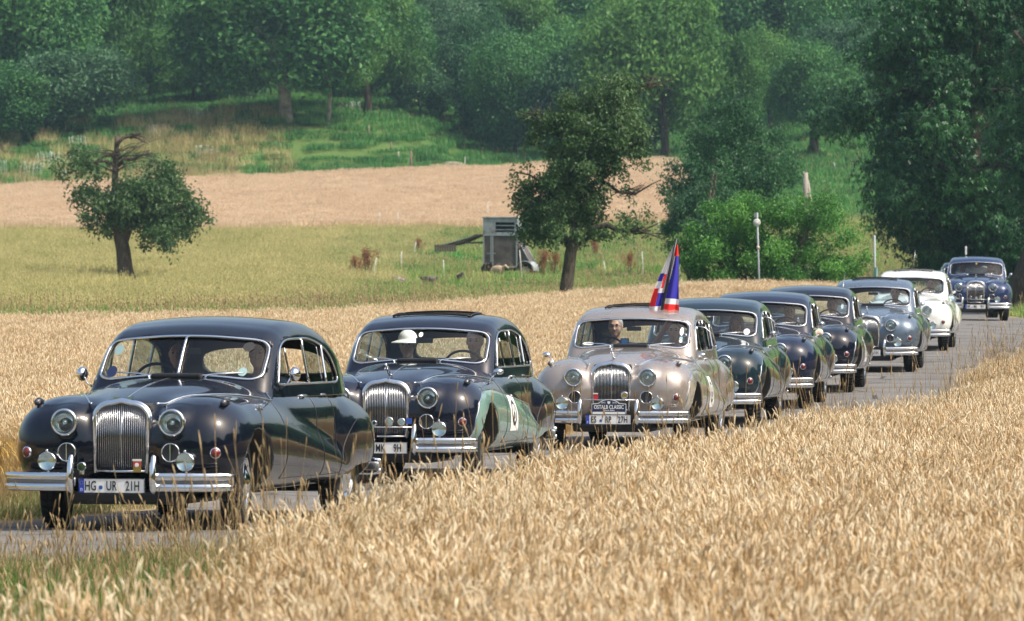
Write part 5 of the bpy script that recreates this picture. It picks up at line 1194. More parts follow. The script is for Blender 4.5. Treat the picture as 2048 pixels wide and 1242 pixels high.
# extra mesh glare strip of the bronze car, aerials, vent pane of the third car
m = MB(); z = 1.57; m.tube([(-.3, 0, 1.55), (-.33, 0, 1.78), (-.37, .02, 2.02)], [.005, .004, .003], 6); m.build('aerial', CHROME, cars[7])
m = MB(); m.tube([(-.6, -.28, 1.5), (-.6, -.28, 1.72)], .004, 6); m.box((-.6, -.28, 1.76), (.02, .045, .22), bev=.008); m.build('aerial', WHITE, cars[8])
m = MB(); m.tube([(.7, -.5, 1.14), (.5, -.52, 1.5), (.3, -.5, 1.72)], [.004, .003, .002], 5); m.build('aerial', CHROME, cars[6])
def deflector(i, s, a=35):
    m = MB(); P = [(.44, .74*s, 1.10)]
    for k in range(9): q = k/8*math.pi/2; P.append((.44-.22*math.sin(q)*.6, (.74+.20*math.sin(q))*s, 1.10+.27*(1-math.cos(q))+.02))
    m.tube([(.15, s*.68, 1.38), (.13, s*.80, 1.36), (.10, s*.88, 1.28), (.08, s*.90, 1.18), (.09, s*.87, 1.10), (.15, s*.74, 1.08)], .006, 6); m.build('vent_window_frame', CHROME, cars[i])
deflector(2, 1); deflector(3, 1)
# lowered windows: drop the glass of the front side window on these cars
for i in (0, 4, 5, 7):
    for f_ in e_parts[i]['window_frame']:
        for c in [o for o in bpy.data.objects if o.parent is f_ and o.name.startswith('front_door_window')]: bpy.data.objects.remove(c)
# decals on the windscreens
def decal(i, y, z, r_, mt, nm='windscreen_sticker', sq=1.0):
    a = np.linspace(0, 2*math.pi, 17)[:-1]; Yv = y+r_*np.cos(a); Zv = z+r_*sq*np.sin(a); Yv = np.append(Yv, y); Zv = np.append(Zv, z)
    X = solve(G_f, lambda t_: (t_, Yv, Zv), np.full(17, 1.6), np.zeros(17)); n = 16
    mkobj(nm, npmesh(nm, np.stack([X-.012, Yv, Zv], 1), np.array([(k, (k+1) % 16, 16) for k in range(16)])), cars[i], mt)
decal(0, .50, 1.19, .035, TEALP); decal(0, .50, 1.385, .045, INK, sq=.8); decal(0, -.57, 1.19, .045, NAVY); decal(0, -.56, 1.36, .04, TEALP)
decal(1, -.01, 1.41, .022, WHITE, sq=1.1); decal(3, .545, 1.19, .04, WHITE); decal(2, .575, 1.32, .022, WHITE, sq=2.2); decal(2, .575, 1.24, .022, TEALP); decal(2, .575, 1.21, .018, WHITE); decal(5, .56, 1.30, .02, TEALP, sq=2); decal(8, 0, 1.43, .025, GOLD); decal(2, -.5, 1.18, .07, WHITE, sq=.25)
# ================================================================== people in the cars
def cap(P, a, b, ra, rb):
    a = np.array(a); b = np.array(b); d = b-a; L = d @ d+1e-9; t_ = np.clip(((P-a) @ d)/L, 0, 1)
    return np.linalg.norm(P-a-t_[:, None]*d, axis=1)-(ra+(rb-ra)*t_)
def ell(P, c, r_):
    q = (P-np.array(c))/np.array(r_); l = np.linalg.norm(q, axis=1); return (l-1)*min(r_)
HC = (.00, 0, .765)                                                    # middle of the head above the hip point
def head_f(P):
    x0, _, z0 = HC; d = ell(P, (x0-.012, 0, z0+.018), (.098, .078, .108))
    d = smin(d, ell(P, (x0+.022, 0, z0-.045), (.068, .060, .072)), .03); d = smin(d, cap(P, (x0+.062, 0, z0-.095), (x0+.058, 0, z0-.090), .020, .020), .025)     # jaw, chin
    d = smin(d, cap(P, (x0+.084, 0, z0+.012), (x0+.108, 0, z0-.030), .010, .015), .014)        # nose
    d = smin(d, cap(P, (x0+.078, -.030, z0+.030), (x0+.078, .030, z0+.030), .012, .012), .015)  # brow
    for s in (1, -1):
        d = smax(d, -(np.linalg.norm(P-np.array([x0+.096, s*.031, z0+.008]), axis=1)-.015), .012)
        d = smin(d, ell(P, (x0-.005, s*.080, z0-.005), (.020, .009, .032)), .006); d = smin(d, cap(P, (x0+.062, s*.036, z0-.025), (x0+.05, s*.04, z0-.05), .022, .018), .02)
    d = smax(d, -(cap(P, (x0+.100, -.020, z0-.062), (x0+.100, .020, z0-.062), .006, .006)), .006)
    return d
POSES = {'driver': {1: ((.17, .27, .33), (.40, .17, .42)), -1: ((.17, -.27, .33), (.40, -.17, .42))},
         'rest': {1: ((.05, .25, .28), (.27, .12, .20)), -1: ((.05, -.25, .28), (.27, -.12, .20))},
         'elbow': {1: ((.08, .43, .47), (.33, .22, .44)), -1: ((.17, -.27, .33), (.40, -.17, .42))},
         'raised': {1: ((.05, .25, .28), (.27, .12, .20)), -1: ((.20, -.20, .60), (.26, -.05, .86))}}
def torso_f(P, arms, sleeve=1.0):
    d = ell(P, (0, 0, .10), (.15, .185, .13)); d = smin(d, ell(P, (-.03, 0, .30), (.125, .165, .20)), .08); d = smin(d, ell(P, (-.045, 0, .44), (.115, .185, .13)), .06)
    for s in (1, -1):
        e, w = arms[s]; sh = (-.03, s*.185, .505); d = smin(d, cap(P, (-.04, s*.06, .55), sh, .055, .058), .05); d = smin(d, cap(P, sh, e, .054, .042), .035)
        if sleeve > 1: d = smin(d, cap(P, e, w, .040, .030), .02)
    return d
def body_person(arms):
    def f(x, y, z):
        P = np.stack([x, y, z], 1); d = torso_f(P, arms); d = smin(d, cap(P, (-.035, 0, .54), (-.015, 0, .70), .056, .050), .03); d = smin(d, head_f(P), .02)
        for s in (1, -1):
            e, w = map(np.array, arms[s]); d = smin(d, cap(P, e, w, .040, .026), .02)
            u = (w-e)/np.linalg.norm(w-e); side = np.array([0, 1., 0]) if abs(u[1]) < .8 else np.array([1., 0, 0]); side = side-u*(side@u); side /= np.linalg.norm(side); dn = np.cross(u, side); dn = dn if dn[2] < 0 else -dn
            pc = w+u*.045; d = smin(d, cap(P, w+u*.015, pc+u*.03, .028, .032), .015)
            for k in range(4):
                b = w+u*.075+side*(k-1.5)*.021; l = (.040, .045, .042, .033)[k]; m_ = b+u*l*.8+dn*.012; t_ = m_+u*l*.2+dn*l*.8; d = smin(d, np.minimum(cap(P, b, m_, .0105, .010), cap(P, m_, t_, .010, .0085)), .006)
            th = w+u*.03-side*s*.030; t1 = th-side*s*.022+u*.025+dn*.01; d = smin(d, np.minimum(cap(P, th, t1, .013, .012), cap(P, t1, t1+u*.025+dn*.015, .012, .009)), .008)
            k0 = (.44, s*.13, .11); d = smin(d, cap(P, (.03, s*.10, .08), k0, .085, .062), .05); d = smin(d, cap(P, k0, (.50, s*.13, -.0), .058, .045), .03); 
        return d
    return f
SKIN = mat('skin', (.50, .30, .215), .5, **{'Subsurface Weight': .08}); EYEM = mat('eye', (.05, .035, .03), .2); HAIRM = {k: mat('hair_'+k, c, .7) for k, c in dict(dark=(.025, .018, .014), grey=(.36, .35, .34), brown=(.09, .05, .028)).items()}
PM = {}
def shirt(k, c):
    if k not in PM: PM[k] = mat('cloth_'+k, c, .9)
    return PM[k]
_pm = {}
def person_meshes(pose):
    if pose in _pm: return _pm[pose]
    arms = POSES[pose]; V, F, N = surface_net(body_person(arms), (-.25, -.56, -.06), (.62, .56, 1.0), .0135, 2); b = npmesh('person_body', V, F, True, N)
    def cl(x, y, z):
        P = np.stack([x, y, z], 1); d = torso_f(P, arms, 2 if pose in ('rest', 'raised') else 1)-.013; d = smax(d, z-.60+.3*np.abs(y)*0, .02)
        for s in (1, -1):
            k0 = (.44, s*.13, .11); d = np.minimum(d, cap(P, (.03, s*.10, .08), k0, .095, .072)); d = np.minimum(d, cap(P, k0, (.50, s*.13, -.02), .068, .055))
        nk = cap(P, (-.035, 0, .54), (-.015, 0, .75), .064, .064); return smax(d, -nk, .012)
    V, F, N = surface_net(cl, (-.27, -.58, -.08), (.64, .58, .80), .019, 2); c = npmesh('clothes', V, F, True, N); b.materials.append(SKIN); _pm[pose] = (b, c); return _pm[pose]
def hair_mesh(kind):
    key = 'h'+kind
    if key in _pm: return _pm[key]
    x0, _, z0 = HC
    def f(x, y, z):
        P = np.stack([x, y, z], 1)
        if kind == 'short': d = ell(P, (x0-.018, 0, z0+.026), (.104, .086, .112)); c = np.maximum(x-(x0+.062)-(z-z0-.06)*.25, (z0+.0)-z+(x-x0)*.9); return smax(d, c, .012)
        if kind == 'long':
            d = ell(P, (x0-.022, 0, z0+.024), (.112, .098, .118)); d = smin(d, ell(P, (x0-.05, 0, z0-.10), (.075, .105, .17)), .04); face = ell(P, (x0+.075, 0, z0-.05), (.07, .062, .12)); return smax(d, -face, .015)
        if kind == 'bald': d = ell(P, (x0-.020, 0, z0+.010), (.100, .084, .085)); c = np.maximum(x-(x0+.01), z-(z0+.03)); return smax(smax(d, c, .01), (z0-.05)-z, .01)
        if kind == 'hat':
            cr = ell(P, (x0-.01, 0, z0+.065), (.108, .095, .085)); cr = smax(cr, (z0+.04)-z, .01); rr = np.sqrt(((x-x0)/1.1)**2+y**2); br = smax(rr-.165, np.abs(z-(z0+.045-.35*np.maximum(rr-.09, 0)))-.006, .006); return smin(cr, br, .015)
    V, F, N = surface_net(f, (x0-.22, -.21, z0-.30), (x0+.22, .21, z0+.17), .0095, 2); _pm[key] = npmesh('hair', V, F, True, N); return _pm[key]
def person(i, side, pose, hair, hcol, cloth, label, glasses=False, dx=0, dz=0, turn=0, mirror_=False, back=0):
    b, c = person_meshes(pose); e = bpy.data.objects.new('person', b); COL.objects.link(e)
    loc = Matrix.Translation((-.56+.12+dx-back, side, .555+dz)) @ Matrix.Rotation(turn, 4, 'Z') @ Matrix.Diagonal((1, -1 if mirror_ else 1, 1, 1))
    e.matrix_world = cars[i].matrix_world @ loc; tag(e, label, 'person')
    o = bpy.data.objects.new('clothes', c); COL.objects.link(o); o.parent = e
    if not len(c.materials): c.materials.append(cloth)
    o.material_slots[0].link = 'OBJECT'; o.material_slots[0].material = cloth
    if hair:
        h = hair_mesh(hair); o = bpy.data.objects.new('sun_hat' if hair == 'hat' else 'hair', h); COL.objects.link(o); o.parent = e
        if not len(h.materials): h.materials.append(hcol)
        o.material_slots[0].link = 'OBJECT'; o.material_slots[0].material = hcol
        if hair == 'hat': o2 = bpy.data.objects.new('hair', hair_mesh('short')); COL.objects.link(o2); o2.parent = e; (o2.data.materials.append(HAIRM['grey']) if not len(o2.data.materials) else None); o2.material_slots[0].link = 'OBJECT'; o2.material_slots[0].material = HAIRM['grey']
    m = MB(); x0, _, z0 = HC
    for s in (1, -1): m.lathe([(0, .011), (.008, .008), (.011, 0)], Matrix.Translation((x0+.077, s*.031, z0+.010)) @ Matrix.Rotation(R(90), 4, 'Y'), 10); m.tube([(x0+.091, s*.018, z0+.030), (x0+.090, s*.044, z0+.032)], .004, 5)
    m.build('eyes', EYEM, e)
    if glasses:
        m = MB()
        for s in (1, -1):
            a = np.linspace(0, 6.283, 17)[:-1]; m.tube([(x0+.104, s*.033+.023*math.cos(q), z0+.008+.018*math.sin(q)) for q in a], .0025, 5, closed=True); m.tube([(x0+.100, s*.055, z0+.012), (x0, s*.082, z0+.008)], .0025, 5)
        m.tube([(x0+.106, -.011, z0+.012), (x0+.106, .011, z0+.012)], .0025, 5); m.build('glasses', BLACK, e)
    return e
def wheel_at(i, side):
    m = MB(); a = np.linspace(0, 6.283, 33)[:-1]; C0 = Vector((.08, side, 1.07)); ax = Vector((-.86, 0, .50)).normalized(); u = Vector((0, 1, 0)); v = ax.cross(u)
    m.tube([C0+(u*math.cos(q)+v*math.sin(q))*.205 for q in a], .013, 7, closed=True)
    for q in (R(35), R(145), R(215), R(325)): m.tube([C0-ax*.02, C0+(u*math.cos(q)+v*math.sin(q))*.2], .008, 6)
    m.tube([C0-ax*.01, C0-ax*.30], .022, 8); m.build('steering_wheel', BLACK, cars[i])
for i, s in ((0, -.34), (1, .34), (2, -.34), (3, -.34), (4, .34), (5, .34), (6, .34), (7, .34), (8, .34)): wheel_at(i, s)
NAVYS = shirt('navy', (.03, .04, .08)); LBLUE = shirt('light_blue', (.32, .48, .62)); DGREY = shirt('dark_grey', (.06, .06, .065)); CREAM = shirt('cream', (.62, .57, .48)); REDC = shirt('faded_red', (.34, .10, .10)); LILAC = shirt('lilac', (.40, .34, .52))
HATM = mat('hat_cotton', (.72, .72, .68), .95)
person(0, -.34, 'driver', 'short', HAIRM['dark'], NAVYS, 'driver of the black leading saloon, dark hair, behind the left half of the split windscreen', turn=.05)
person(0, .34, 'rest', 'short', HAIRM['grey'], NAVYS, 'passenger of the black leading saloon, seated behind the small blue green sticker', dx=.05)
person(1, -.34, 'rest', 'hat', HATM, LBLUE, 'woman in a white sun hat in the second car', dx=.02, dz=-.02)
person(1, .34, 'driver', 'short', HAIRM['grey'], DGREY, 'grey-haired driver of the car with the green lower side', dz=.01)
person(2, -.34, 'driver', 'short', HAIRM['grey'], DGREY, 'driver with glasses and grey hair in the bronze car', True, dz=.04)
person(2, .36, 'raised', 'short', HAIRM['brown'], LILAC, 'passenger of the bronze car raising an arm to hold the flag', dz=-.01)
person(3, .30, 'rest', 'long', HAIRM['dark'], REDC, 'young person with long dark hair in the dark green car', dz=-.06)
person(4, .34, 'elbow', 'short', HAIRM['brown'], CREAM, 'driver resting a bare elbow out of the window of the dark blue car', turn=.1)
person(5, .34, 'driver', 'short', HAIRM['brown'], CREAM, 'driver of the midnight car with the white side sticker', dz=-.02)
person(6, .34, 'driver', 'bald', HAIRM['grey'], DGREY, 'bald driver at the wheel of the light blue grey car', dz=.03)
person(7, .34, 'elbow', 'short', HAIRM['dark'], LBLUE, 'driver of the white car in a light blue shirt')
person(8, .36, 'driver', 'short', HAIRM['brown'], CREAM, 'driver of the blue car facing the camera under the chestnuts')
person(8, -.36, 'rest', 'short', HAIRM['dark'], DGREY, 'passenger beside the driver of the blue car under the chestnuts')
# things on the bronze car's windscreen: navigation screen
m = MB(); m.box((.47, -.10, 1.20), (.02, .10, .08), bev=.008); n_ = m.build('navigation_screen', BLACK, cars[2]); m = MB(); m.box((.482, -.10, 1.20), (.003, .075, .055)); m.build('display', mat('display_blue', (.05, .14, .35), .2), n_)
# ------------------------------------------------------------------ the flag held out of the open roof
def flag():
    Y = 72.9; e = empty('flag', px(1322, 640, Y), 0, 'union flag hanging from a black pole held out of the bronze car roof', 'flag')
    o = Vector(e.location); T = lambda a, b, d=0: Vector(px(a, b, Y+d))-o
    m = MB(); m.tube([T(1315, 665), T(1322, 628), T(1337, 555), T(1353, 477)], [.017, .017, .016, .015], 8); m.build('flag_pole', BLACK, e)
    ni, nj = 61, 90; s = np.linspace(-1, 1, ni); t_ = np.linspace(0, 1, nj); S, Tt = np.meshgrid(s, t_, indexing='ij')
    pole = 1351-29*Tt; yy = 490+139*Tt
    wl = np.interp(Tt, [0, .25, .6, .85, 1], [4, 14, 23, 27, 25]); wr = np.interp(Tt, [0, .3, .7, 1], [5, 15, 28, 36])
    fold = np.where(S < 0, np.abs(S)**1.0, S); X = pole+np.where(S < 0, -fold*wl, fold*wr)+.8*np.sin(Tt*7)*fold
    yy = yy+np.where(S > 0, S*3, -S*2)*Tt; D = .035*np.sin(S*7+Tt*2.5)*np.abs(S)**.6*(.4+Tt)+.02
    sc = Y/FPX; V = np.stack([(X-1024)*sc-o.x, D+(Y-o.y), CAMZ-(yy-HOR)*sc-o.z], -1).reshape(-1, 3)
    j = (np.arange(ni-1)[:, None]*nj+np.arange(nj-1)[None]).ravel(); F = np.stack([j, j+1, j+nj+1, j+nj], 1)
    cs = ((s[:-1]+s[1:])/2)[:, None]*np.ones(nj-1); ct = ((t_[:-1]+t_[1:])/2)[None]*np.ones((ni-1, 1)); c = np.zeros(cs.shape, int)+1
    Rr = cs > 0; a = np.abs(cs)                                    # 0 white 1 blue 2 red
    c[Rr] = 1; c[Rr & (a < .52-ct*.75)] = 0; c[Rr & (ct < .16)] = 2; c[Rr & (ct > .76)] = 0; c[Rr & (ct > .84)] = 2; c[Rr & (ct > .985)] = 0
    L_ = ~Rr; c[L_] = 0; c[L_ & (ct > .40) & (ct < .52) & (a > .55)] = 1; c[L_ & (a < .55-(ct-.45)*.6) & (a > .28) & (ct > .42) & (ct < .62)] = 2
    c[L_ & (ct > .62)] = 2; c[L_ & (ct > .62) & (ct < .68) & (a < .62)] = 0; c[L_ & (ct > .68) & (ct < .88) & (a < .58)] = 1; c[L_ & (ct > .88) & (ct < .93)] = 0; c[L_ & (ct > .93) & (a > .75)] = 0
    me = npmesh('flag_cloth', V, F, True, None, c.ravel()); o_ = mkobj('flag_cloth', me, e, [mat('flag_white', (.72, .70, .72), .8), mat('flag_blue', (.03, .025, .34), .8), mat('flag_red', (.75, .015, .015), .8)])
flag()
# ================================================================== things in the meadow
def Yof(x, y, lo=120, hi=600):
    a = np.linspace(lo, hi, 2400); r_ = HOR+(CAMZ-ground((x-1024)*a/FPX, a))*FPX/a; k = np.argmax(r_ <= y); return float(a[k])
POSTW = mat('post_white', (.50, .50, .46), .6); POSTB = mat('post_wood', (.16, .12, .09), .9); STEELG = mat('galvanised', (.26, .29, .30), .6, .15); GREENP = mat('paint_green_post', (.03, .12, .09), .5)
def post(x, y0, y1, wide, m, name, label, dx=0, Y=None, group=None, cat='post'):
    Y = Yof(x, y1) if Y is None else Y; p = px(x, y1, Y); h = (y1-y0)*Y/FPX+(p[2]-gz(p[0], Y)); o = MB(); l = dx*Y/FPX; w = wide*Y/FPX/2
    o.tube([(0, 0, -.2), (l*.5, 0, h*.5), (l, 0, h)], [w, w, w*.85], 7); q = o.build(name, m); q.location = (p[0], Y, gz(p[0], Y)); tag(q, label, cat, group); return q, h, Y
FP = [(759, 424, 462, 'thin white fence post left of a twin post beyond the pale crop', 0), (796, 424, 463, 'thin white fence post right of a twin post beyond the pale crop', 0), (975, 404, 447, 'white fence post standing just left above the trailer roof', 0), (1317, 438, 478, 'white fence post in the green strip between apple tree and bushes', 0),
      (742, 515, 566, 'leaning white fence post beside the reddish dock plants', 11), (802, 503, 546, 'thin white fence post behind the blue tarpaulin heap', 1), (825, 484, 516, 'faint leaning fence post below the raised ramp tip', 7), (887, 520, 562, 'thin fence post between the black tub and the round bucket', 0), (1045, 500, 564, 'thin white post right in front of the trailer wheel arch', -6),
      (1213, 522, 552, 'short leaning white post right of the middle apple tree trunk', -6), (1287, 503, 556, 'white fence post left of the flag pole', -3), (797, 303, 325, 'short pale post at the foot of the shaded slope, left of two', 0), (930, 313, 341, 'white post standing by the hay heap', 0), (1036, 310, 325, 'short pale post at the far right of the shaded slope foot', 0), (1671, 325, 343, 'pale leaning stake on the sunlit meadow', -3)]
for x, a, b, lb, dx in FP: post(x, a, b, 1.9 if b > 350 else 1.7, POSTW, 'fence_post', lb, dx, group='white posts of the pasture fence')
for x, a, b, w, lb, dx in [(822, 303, 348, 5, 'brown wooden post at the foot of the grassy bank', 0), (736, 250, 277, 4, 'brown wooden stake beside the leaning dark trunk', 1), (782, 284, 306, 3.5, 'orange brown wooden stake half way down the bank', 0), (1276, 494, 560, 1.8, 'thin dark stick standing between two white posts', 0), (1581, 316, 352, 6, 'weathered wooden post on the meadow left of the straight dark trunk', 0)]: post(x, a, b, w, POSTB, 'wooden_post', lb, dx)
# sign pole and lamp-like pole by the road
def sign_pole():
    Y = 172.; x, y, _ = px(1516, 560, Y); g0 = gz(x, Y); e = empty('sign_pole', (x, Y, g0), 0, 'grey steel pole with a small round white sign in front of the bush', 'sign pole'); T = lambda a, b: Vector((px(a, b, Y)[0]-x, 0, px(a, b, Y)[2]-g0)); sc = Y/FPX
    m = MB(); m.tube([Vector((.02, 0, -.2)), T(1518, 560), T(1514, 425)], [2.1*sc, 2.1*sc, 2.0*sc], 8); m.build('pole', STEELG, e)
    m = MB(); M = Matrix.Translation(T(1513.5, 445)+Vector((0, -.05, 0))) @ Matrix.Rotation(R(90), 4, 'X'); m.lathe([(0, .012), (7.2*sc, .010), (7.4*sc, 0), (7.2*sc, -.01), (0, -.012)], M, 24); d = m.build('sign_disc', mat('sign_white', (.6, .6, .56), .5), e)
    m = MB(); m.lathe([(5.6*sc, .0135), (4.9*sc, .0135)], M, 24); m.build('sign_ring', STEELG, d)
    m = MB(); m.box(T(1510, 430), (3*sc, .02, 9*sc)); m.box(T(1516, 430), (3*sc, .02, 9*sc)); m.build('sign_bracket', STEELG, e)
    m = MB(); m.tube([T(1516.2, 498), T(1516, 492)], 3.1*sc, 8); m.build('pole_sticker', mat('sticker_cream', (.55, .45, .35), .6), e)
sign_pole()
Y = 170.; x = px(1751, 0, Y)[0]; e = empty('marker_pole', (x, Y, gz(x, Y)), 0, 'plain grey pole with a green foot between the bush and the chestnut', 'pole')
m = MB(); m.tube([(0, 0, -.2), (-.03, 0, px(0, 470, Y)[2]-gz(x, Y))], .032, 8); m.build('pole', STEELG, e); m = MB(); zt = px(0, 535, Y)[2]-gz(x, Y); m.tube([(.02, 0, 0), (.02, 0, zt)], .055, 8); m.build('pole_foot', GREENP, e)
# broken trunk above the bush
def stump():
    Y = 205.; x = px(1612, 0, Y)[0]; g0 = gz(x, Y); e = empty('broken_trunk', (x, Y, g0), 0, 'dead grey broken tree trunk sticking up out of the round bush', 'dead trunk'); T = lambda a, b: Vector((px(a, b, Y)[0]-x, 0, px(a, b, Y)[2]-g0)); sc = Y/FPX
    dw = mat('dead_wood', (.30, .27, .23), .9); t = NT(dw); t.bump(t.noise(t.obj(), 12, 5), .04)
    m = MB(); m.tube([T(1614, 600), T(1613, 450), T(1611, 390), T(1611, 345)], [.13, .11, .10, .08], 8); m.tube([T(1608, 352), T(1607, 342)], [.05, .01], 6); m.build('trunk', dw, e)
    m = MB(); m.tube([T(1616, 360), T(1620, 400), T(1624, 430), T(1632, 446)], [.03, .06, .08, .06], 7); m.tube([T(1622, 405), T(1628, 403)], [.05, .08], 8); m.build('split_limb', dw, e)
stump()
# livestock trailer
def trailer():
    Y = 254.; sc = Y/FPX; x = px(1008, 0, Y)[0]; g0 = gz(x, Y); e = empty('horse_trailer', (x, Y, g0), R(-12), 'weathered grey box trailer with open ramp raised to the left, parked in the meadow', 'trailer')
    PAN = mat('trailer_panel_brown', (.115, .10, .09), .8); t = NT(PAN); t.l(t.ramp(t.noise(t.obj(), 3, 5), [(.3, (.045, .038, .034)), (.7, (.12, .10, .09))]), t.b.inputs['Base Color']); GREYP = mat('trailer_paint_grey', (.34, .40, .42), .55); t = NT(GREYP); t.l(t.ramp(t.noise(t.obj(), 2.5, 5, .7), [(.35, (.13, .10, .08)), (.5, (.22, .26, .28)), (.8, (.33, .37, .38))]), t.b.inputs['Base Color'])
    W, Lg, z0, z1, z2 = 1.42, 1.5, .42, 1.72, 2.42
    m = MB(); m.box((0, 0, (z0+z1)/2), (W-.04, Lg, z1-z0)); m.build('lower_box', PAN, e)
    m = MB(); th = .035
    m.box((-W/2+.26, -Lg/2+.02, (z1+z2)/2), (.52, th, z2-z1)); m.box((0, Lg/2-.02, (z1+z2)/2), (W, th, z2-z1)); m.box((-W/2+.02, 0, (z1+z2)/2), (th, Lg-.08, z2-z1-.01)); m.box((W/2-.02, 0, (z1+z2)/2), (th, Lg-.08, z2-z1-.01))
    m.box((.26, -Lg/2+.02, z1+.06), (.88, th, .12)); m.box((.26, -Lg/2+.02, z2-.09), (.88, th, .18)); m.box((W/2-.06, -Lg/2+.02, z1+.32), (.10, th, .40)); m.build('upper_box', GREYP, e)
    for k in range(2): m = MB(); m.box((.21, -Lg/2+.015, z1+.22+k*.17), (.78, .03, .035)); m.build('vent_bar', GREYP, e)
    m = MB(); m.box((0, 0, z2+.02), (W+.06, Lg+.06, .05), bev=.015); m.build('trailer_roof', GREYP, e)
    for xx in (-W/2+.03, -W/2+.33, .05-.36, W/2-.03): m = MB(); m.box((xx, -Lg/2-.012, (z0+z1)/2), (.045, .04, z1-z0)); m.build('frame_post', STEELG, e)
    m = MB(); m.box((0, -Lg/2-.015, z0+.03), (W, .04, .05)); m.box((0, -Lg/2-.015, z1), (W, .045, .05)); m.box((-.36, -Lg/2-.014, .98), (.36, .03, .03)); m.build('frame_rail', STEELG, e)
    m = MB(); m.box((.1, 0, .33), (1.5, 1.4, .12)); m.build('chassis', BLACK, e)
    for yy in (-.5, .25):
        w = empty('wheel'); w.parent = e; w.location = (.98, yy+.1, .30); m = MB(); m.lathe([(.16, -.09), (.27, -.09), (.30, -.05), (.30, .05), (.27, .09), (.16, .09)], Matrix.Rotation(R(90), 4, 'X') @ Matrix.Rotation(0, 4, 'Y'), 22); m.build('tyre', RUBBER, w); m = MB(); m.lathe([(.17, .07), (.1, .03), (0, .05)], Matrix.Rotation(R(90), 4, 'X'), 16); m.build('rim', mat('rim_pale', (.5, .45, .42), .5) if yy < 0 else bpy.data.materials['rim_pale'], w)
    a = np.linspace(R(-5), R(185), 14); m = MB()
    for q0, q1 in zip(a[:-1], a[1:]):
        c = [(1.0+.37*math.cos(q), .31+.37*math.sin(q)) for q in (q0, q1)]; m.add([(c[0][0], -.72, c[0][1]), (c[1][0], -.72, c[1][1]), (c[1][0], .5, c[1][1]), (c[0][0], .5, c[0][1]), (c[0][0]*.985+.015, -.72, c[0][1]*.96), (c[1][0]*.985+.015, -.72, c[1][1]*.96), (c[1][0]*.985+.015, .5, c[1][1]*.96), (c[0][0]*.985+.015, .5, c[0][1]*.96)], [(0, 1, 2, 3), (7, 6, 5, 4), (0, 4, 5, 1)])
    m.build('mudguard', STEELG, e)
    m = MB(); m.add([(W/2, -.6, .5), (1.2, -.6, .55), (W/2+.1, -.6, 1.35), (W/2, .6, .5), (1.2, .6, .55), (W/2+.1, .6, 1.35)], [(0, 1, 2), (3, 5, 4), (0, 2, 5, 3), (1, 4, 5, 2), (0, 3, 4, 1)], False); m.build('nose_panel', PAN, e)
    for yy in (-.62, .4): m = MB(); m.tube([(W/2+.12, yy, 1.3), (1.25, yy, .55)], .022, 6); m.build('nose_tube', STEELG, e)
    # raised ramp
    RW = mat('ramp_timber', (.13, .10, .08), .85)
    for yy in (-.5, .5): m = MB(); m.tube([(-W/2, yy, 1.70), (-W/2-.35, yy, 1.70), (-W/2-1.0, yy, 1.42), (-W/2-1.9, yy, 1.22)], [.055, .06, .06, .05], 6); m.tube([(-W/2, yy, 1.42), (-W/2-.8, yy, 1.40)], .035, 6); m.build('ramp_arm', RW, e)
    for k in range(9):
        q = k/8; m = MB(); m.box((-W/2-.62-q*1.32, 0, 1.63-q*.37), (.15, 1.2, .03), Matrix.Rotation(-.26, 3, 'Y')); m.build('ramp_board', STEELG if k < 7 else RW, e)
    for k in range(9): m = MB(); m.box((-W/2-1.2-k*.1, -.6, 1.20-(.0 if k % 2 else .02)), (.085, .03, .28)); m.build('ramp_lath', RW, e)
trailer()
# two small sheep standing at the trailer
def sheep(x, y1, Yd, col, label, rz, k=1.0):
    def f(X, Y_, Z):
        P = np.stack([X, Y_, Z], 1); d = ell(P, (0, 0, .47), (.36, .17, .19)); d = smin(d, ell(P, (.16, 0, .44), (.18, .16, .20)), .06); d = smin(d, cap(P, (.28, 0, .52), (.44, 0, .62), .10, .075), .05)
        d = smin(d, cap(P, (.46, 0, .64), (.60, 0, .54), .065, .040), .03)
        for s in (1, -1):
            d = smin(d, cap(P, (.45, s*.05, .68), (.43, s*.12, .66), .02, .012), .01); d = smin(d, cap(P, (.22, s*.09, .38), (.23, s*.09, .20), .055, .030), .03); d = smin(d, cap(P, (.23, s*.09, .20), (.22, s*.09, .0), .026, .022), .012)
            d = smin(d, cap(P, (-.24, s*.09, .42), (-.20, s*.10, .25), .085, .040), .03); d = smin(d, cap(P, (-.20, s*.10, .25), (-.28, s*.10, .18), .035, .026), .012); d = smin(d, cap(P, (-.28, s*.10, .18), (-.26, s*.10, 0), .025, .021), .012)
        return smin(d, cap(P, (-.34, 0, .52), (-.40, 0, .38), .03, .02), .02)
    V, F, N = surface_net(f, (-.5, -.25, -.04), (.72, .25, .78), .025, 2); m_ = mat('fleece', col, .95); t = NT(m_); t.bump(t.noise(t.obj(), 30, 3), .03)
    X0 = px(x, 0, Yd)[0]; o = mkobj('sheep', npmesh('sheep', V, F, True, N), None, m_); o.location = (X0, Yd, gz(X0, Yd)); o.rotation_euler = (0, 0, rz); o.scale = (k,)*3; tag(o, label, 'sheep')
sheep(974, 0, 251.5, (.02, .018, .017), 'black woolly animal at the corner of the trailer', R(-70), 1.0)
sheep(995, 0, 250.6, (.45, .33, .22), 'tan animal standing in front of the trailer', R(-35), .85)
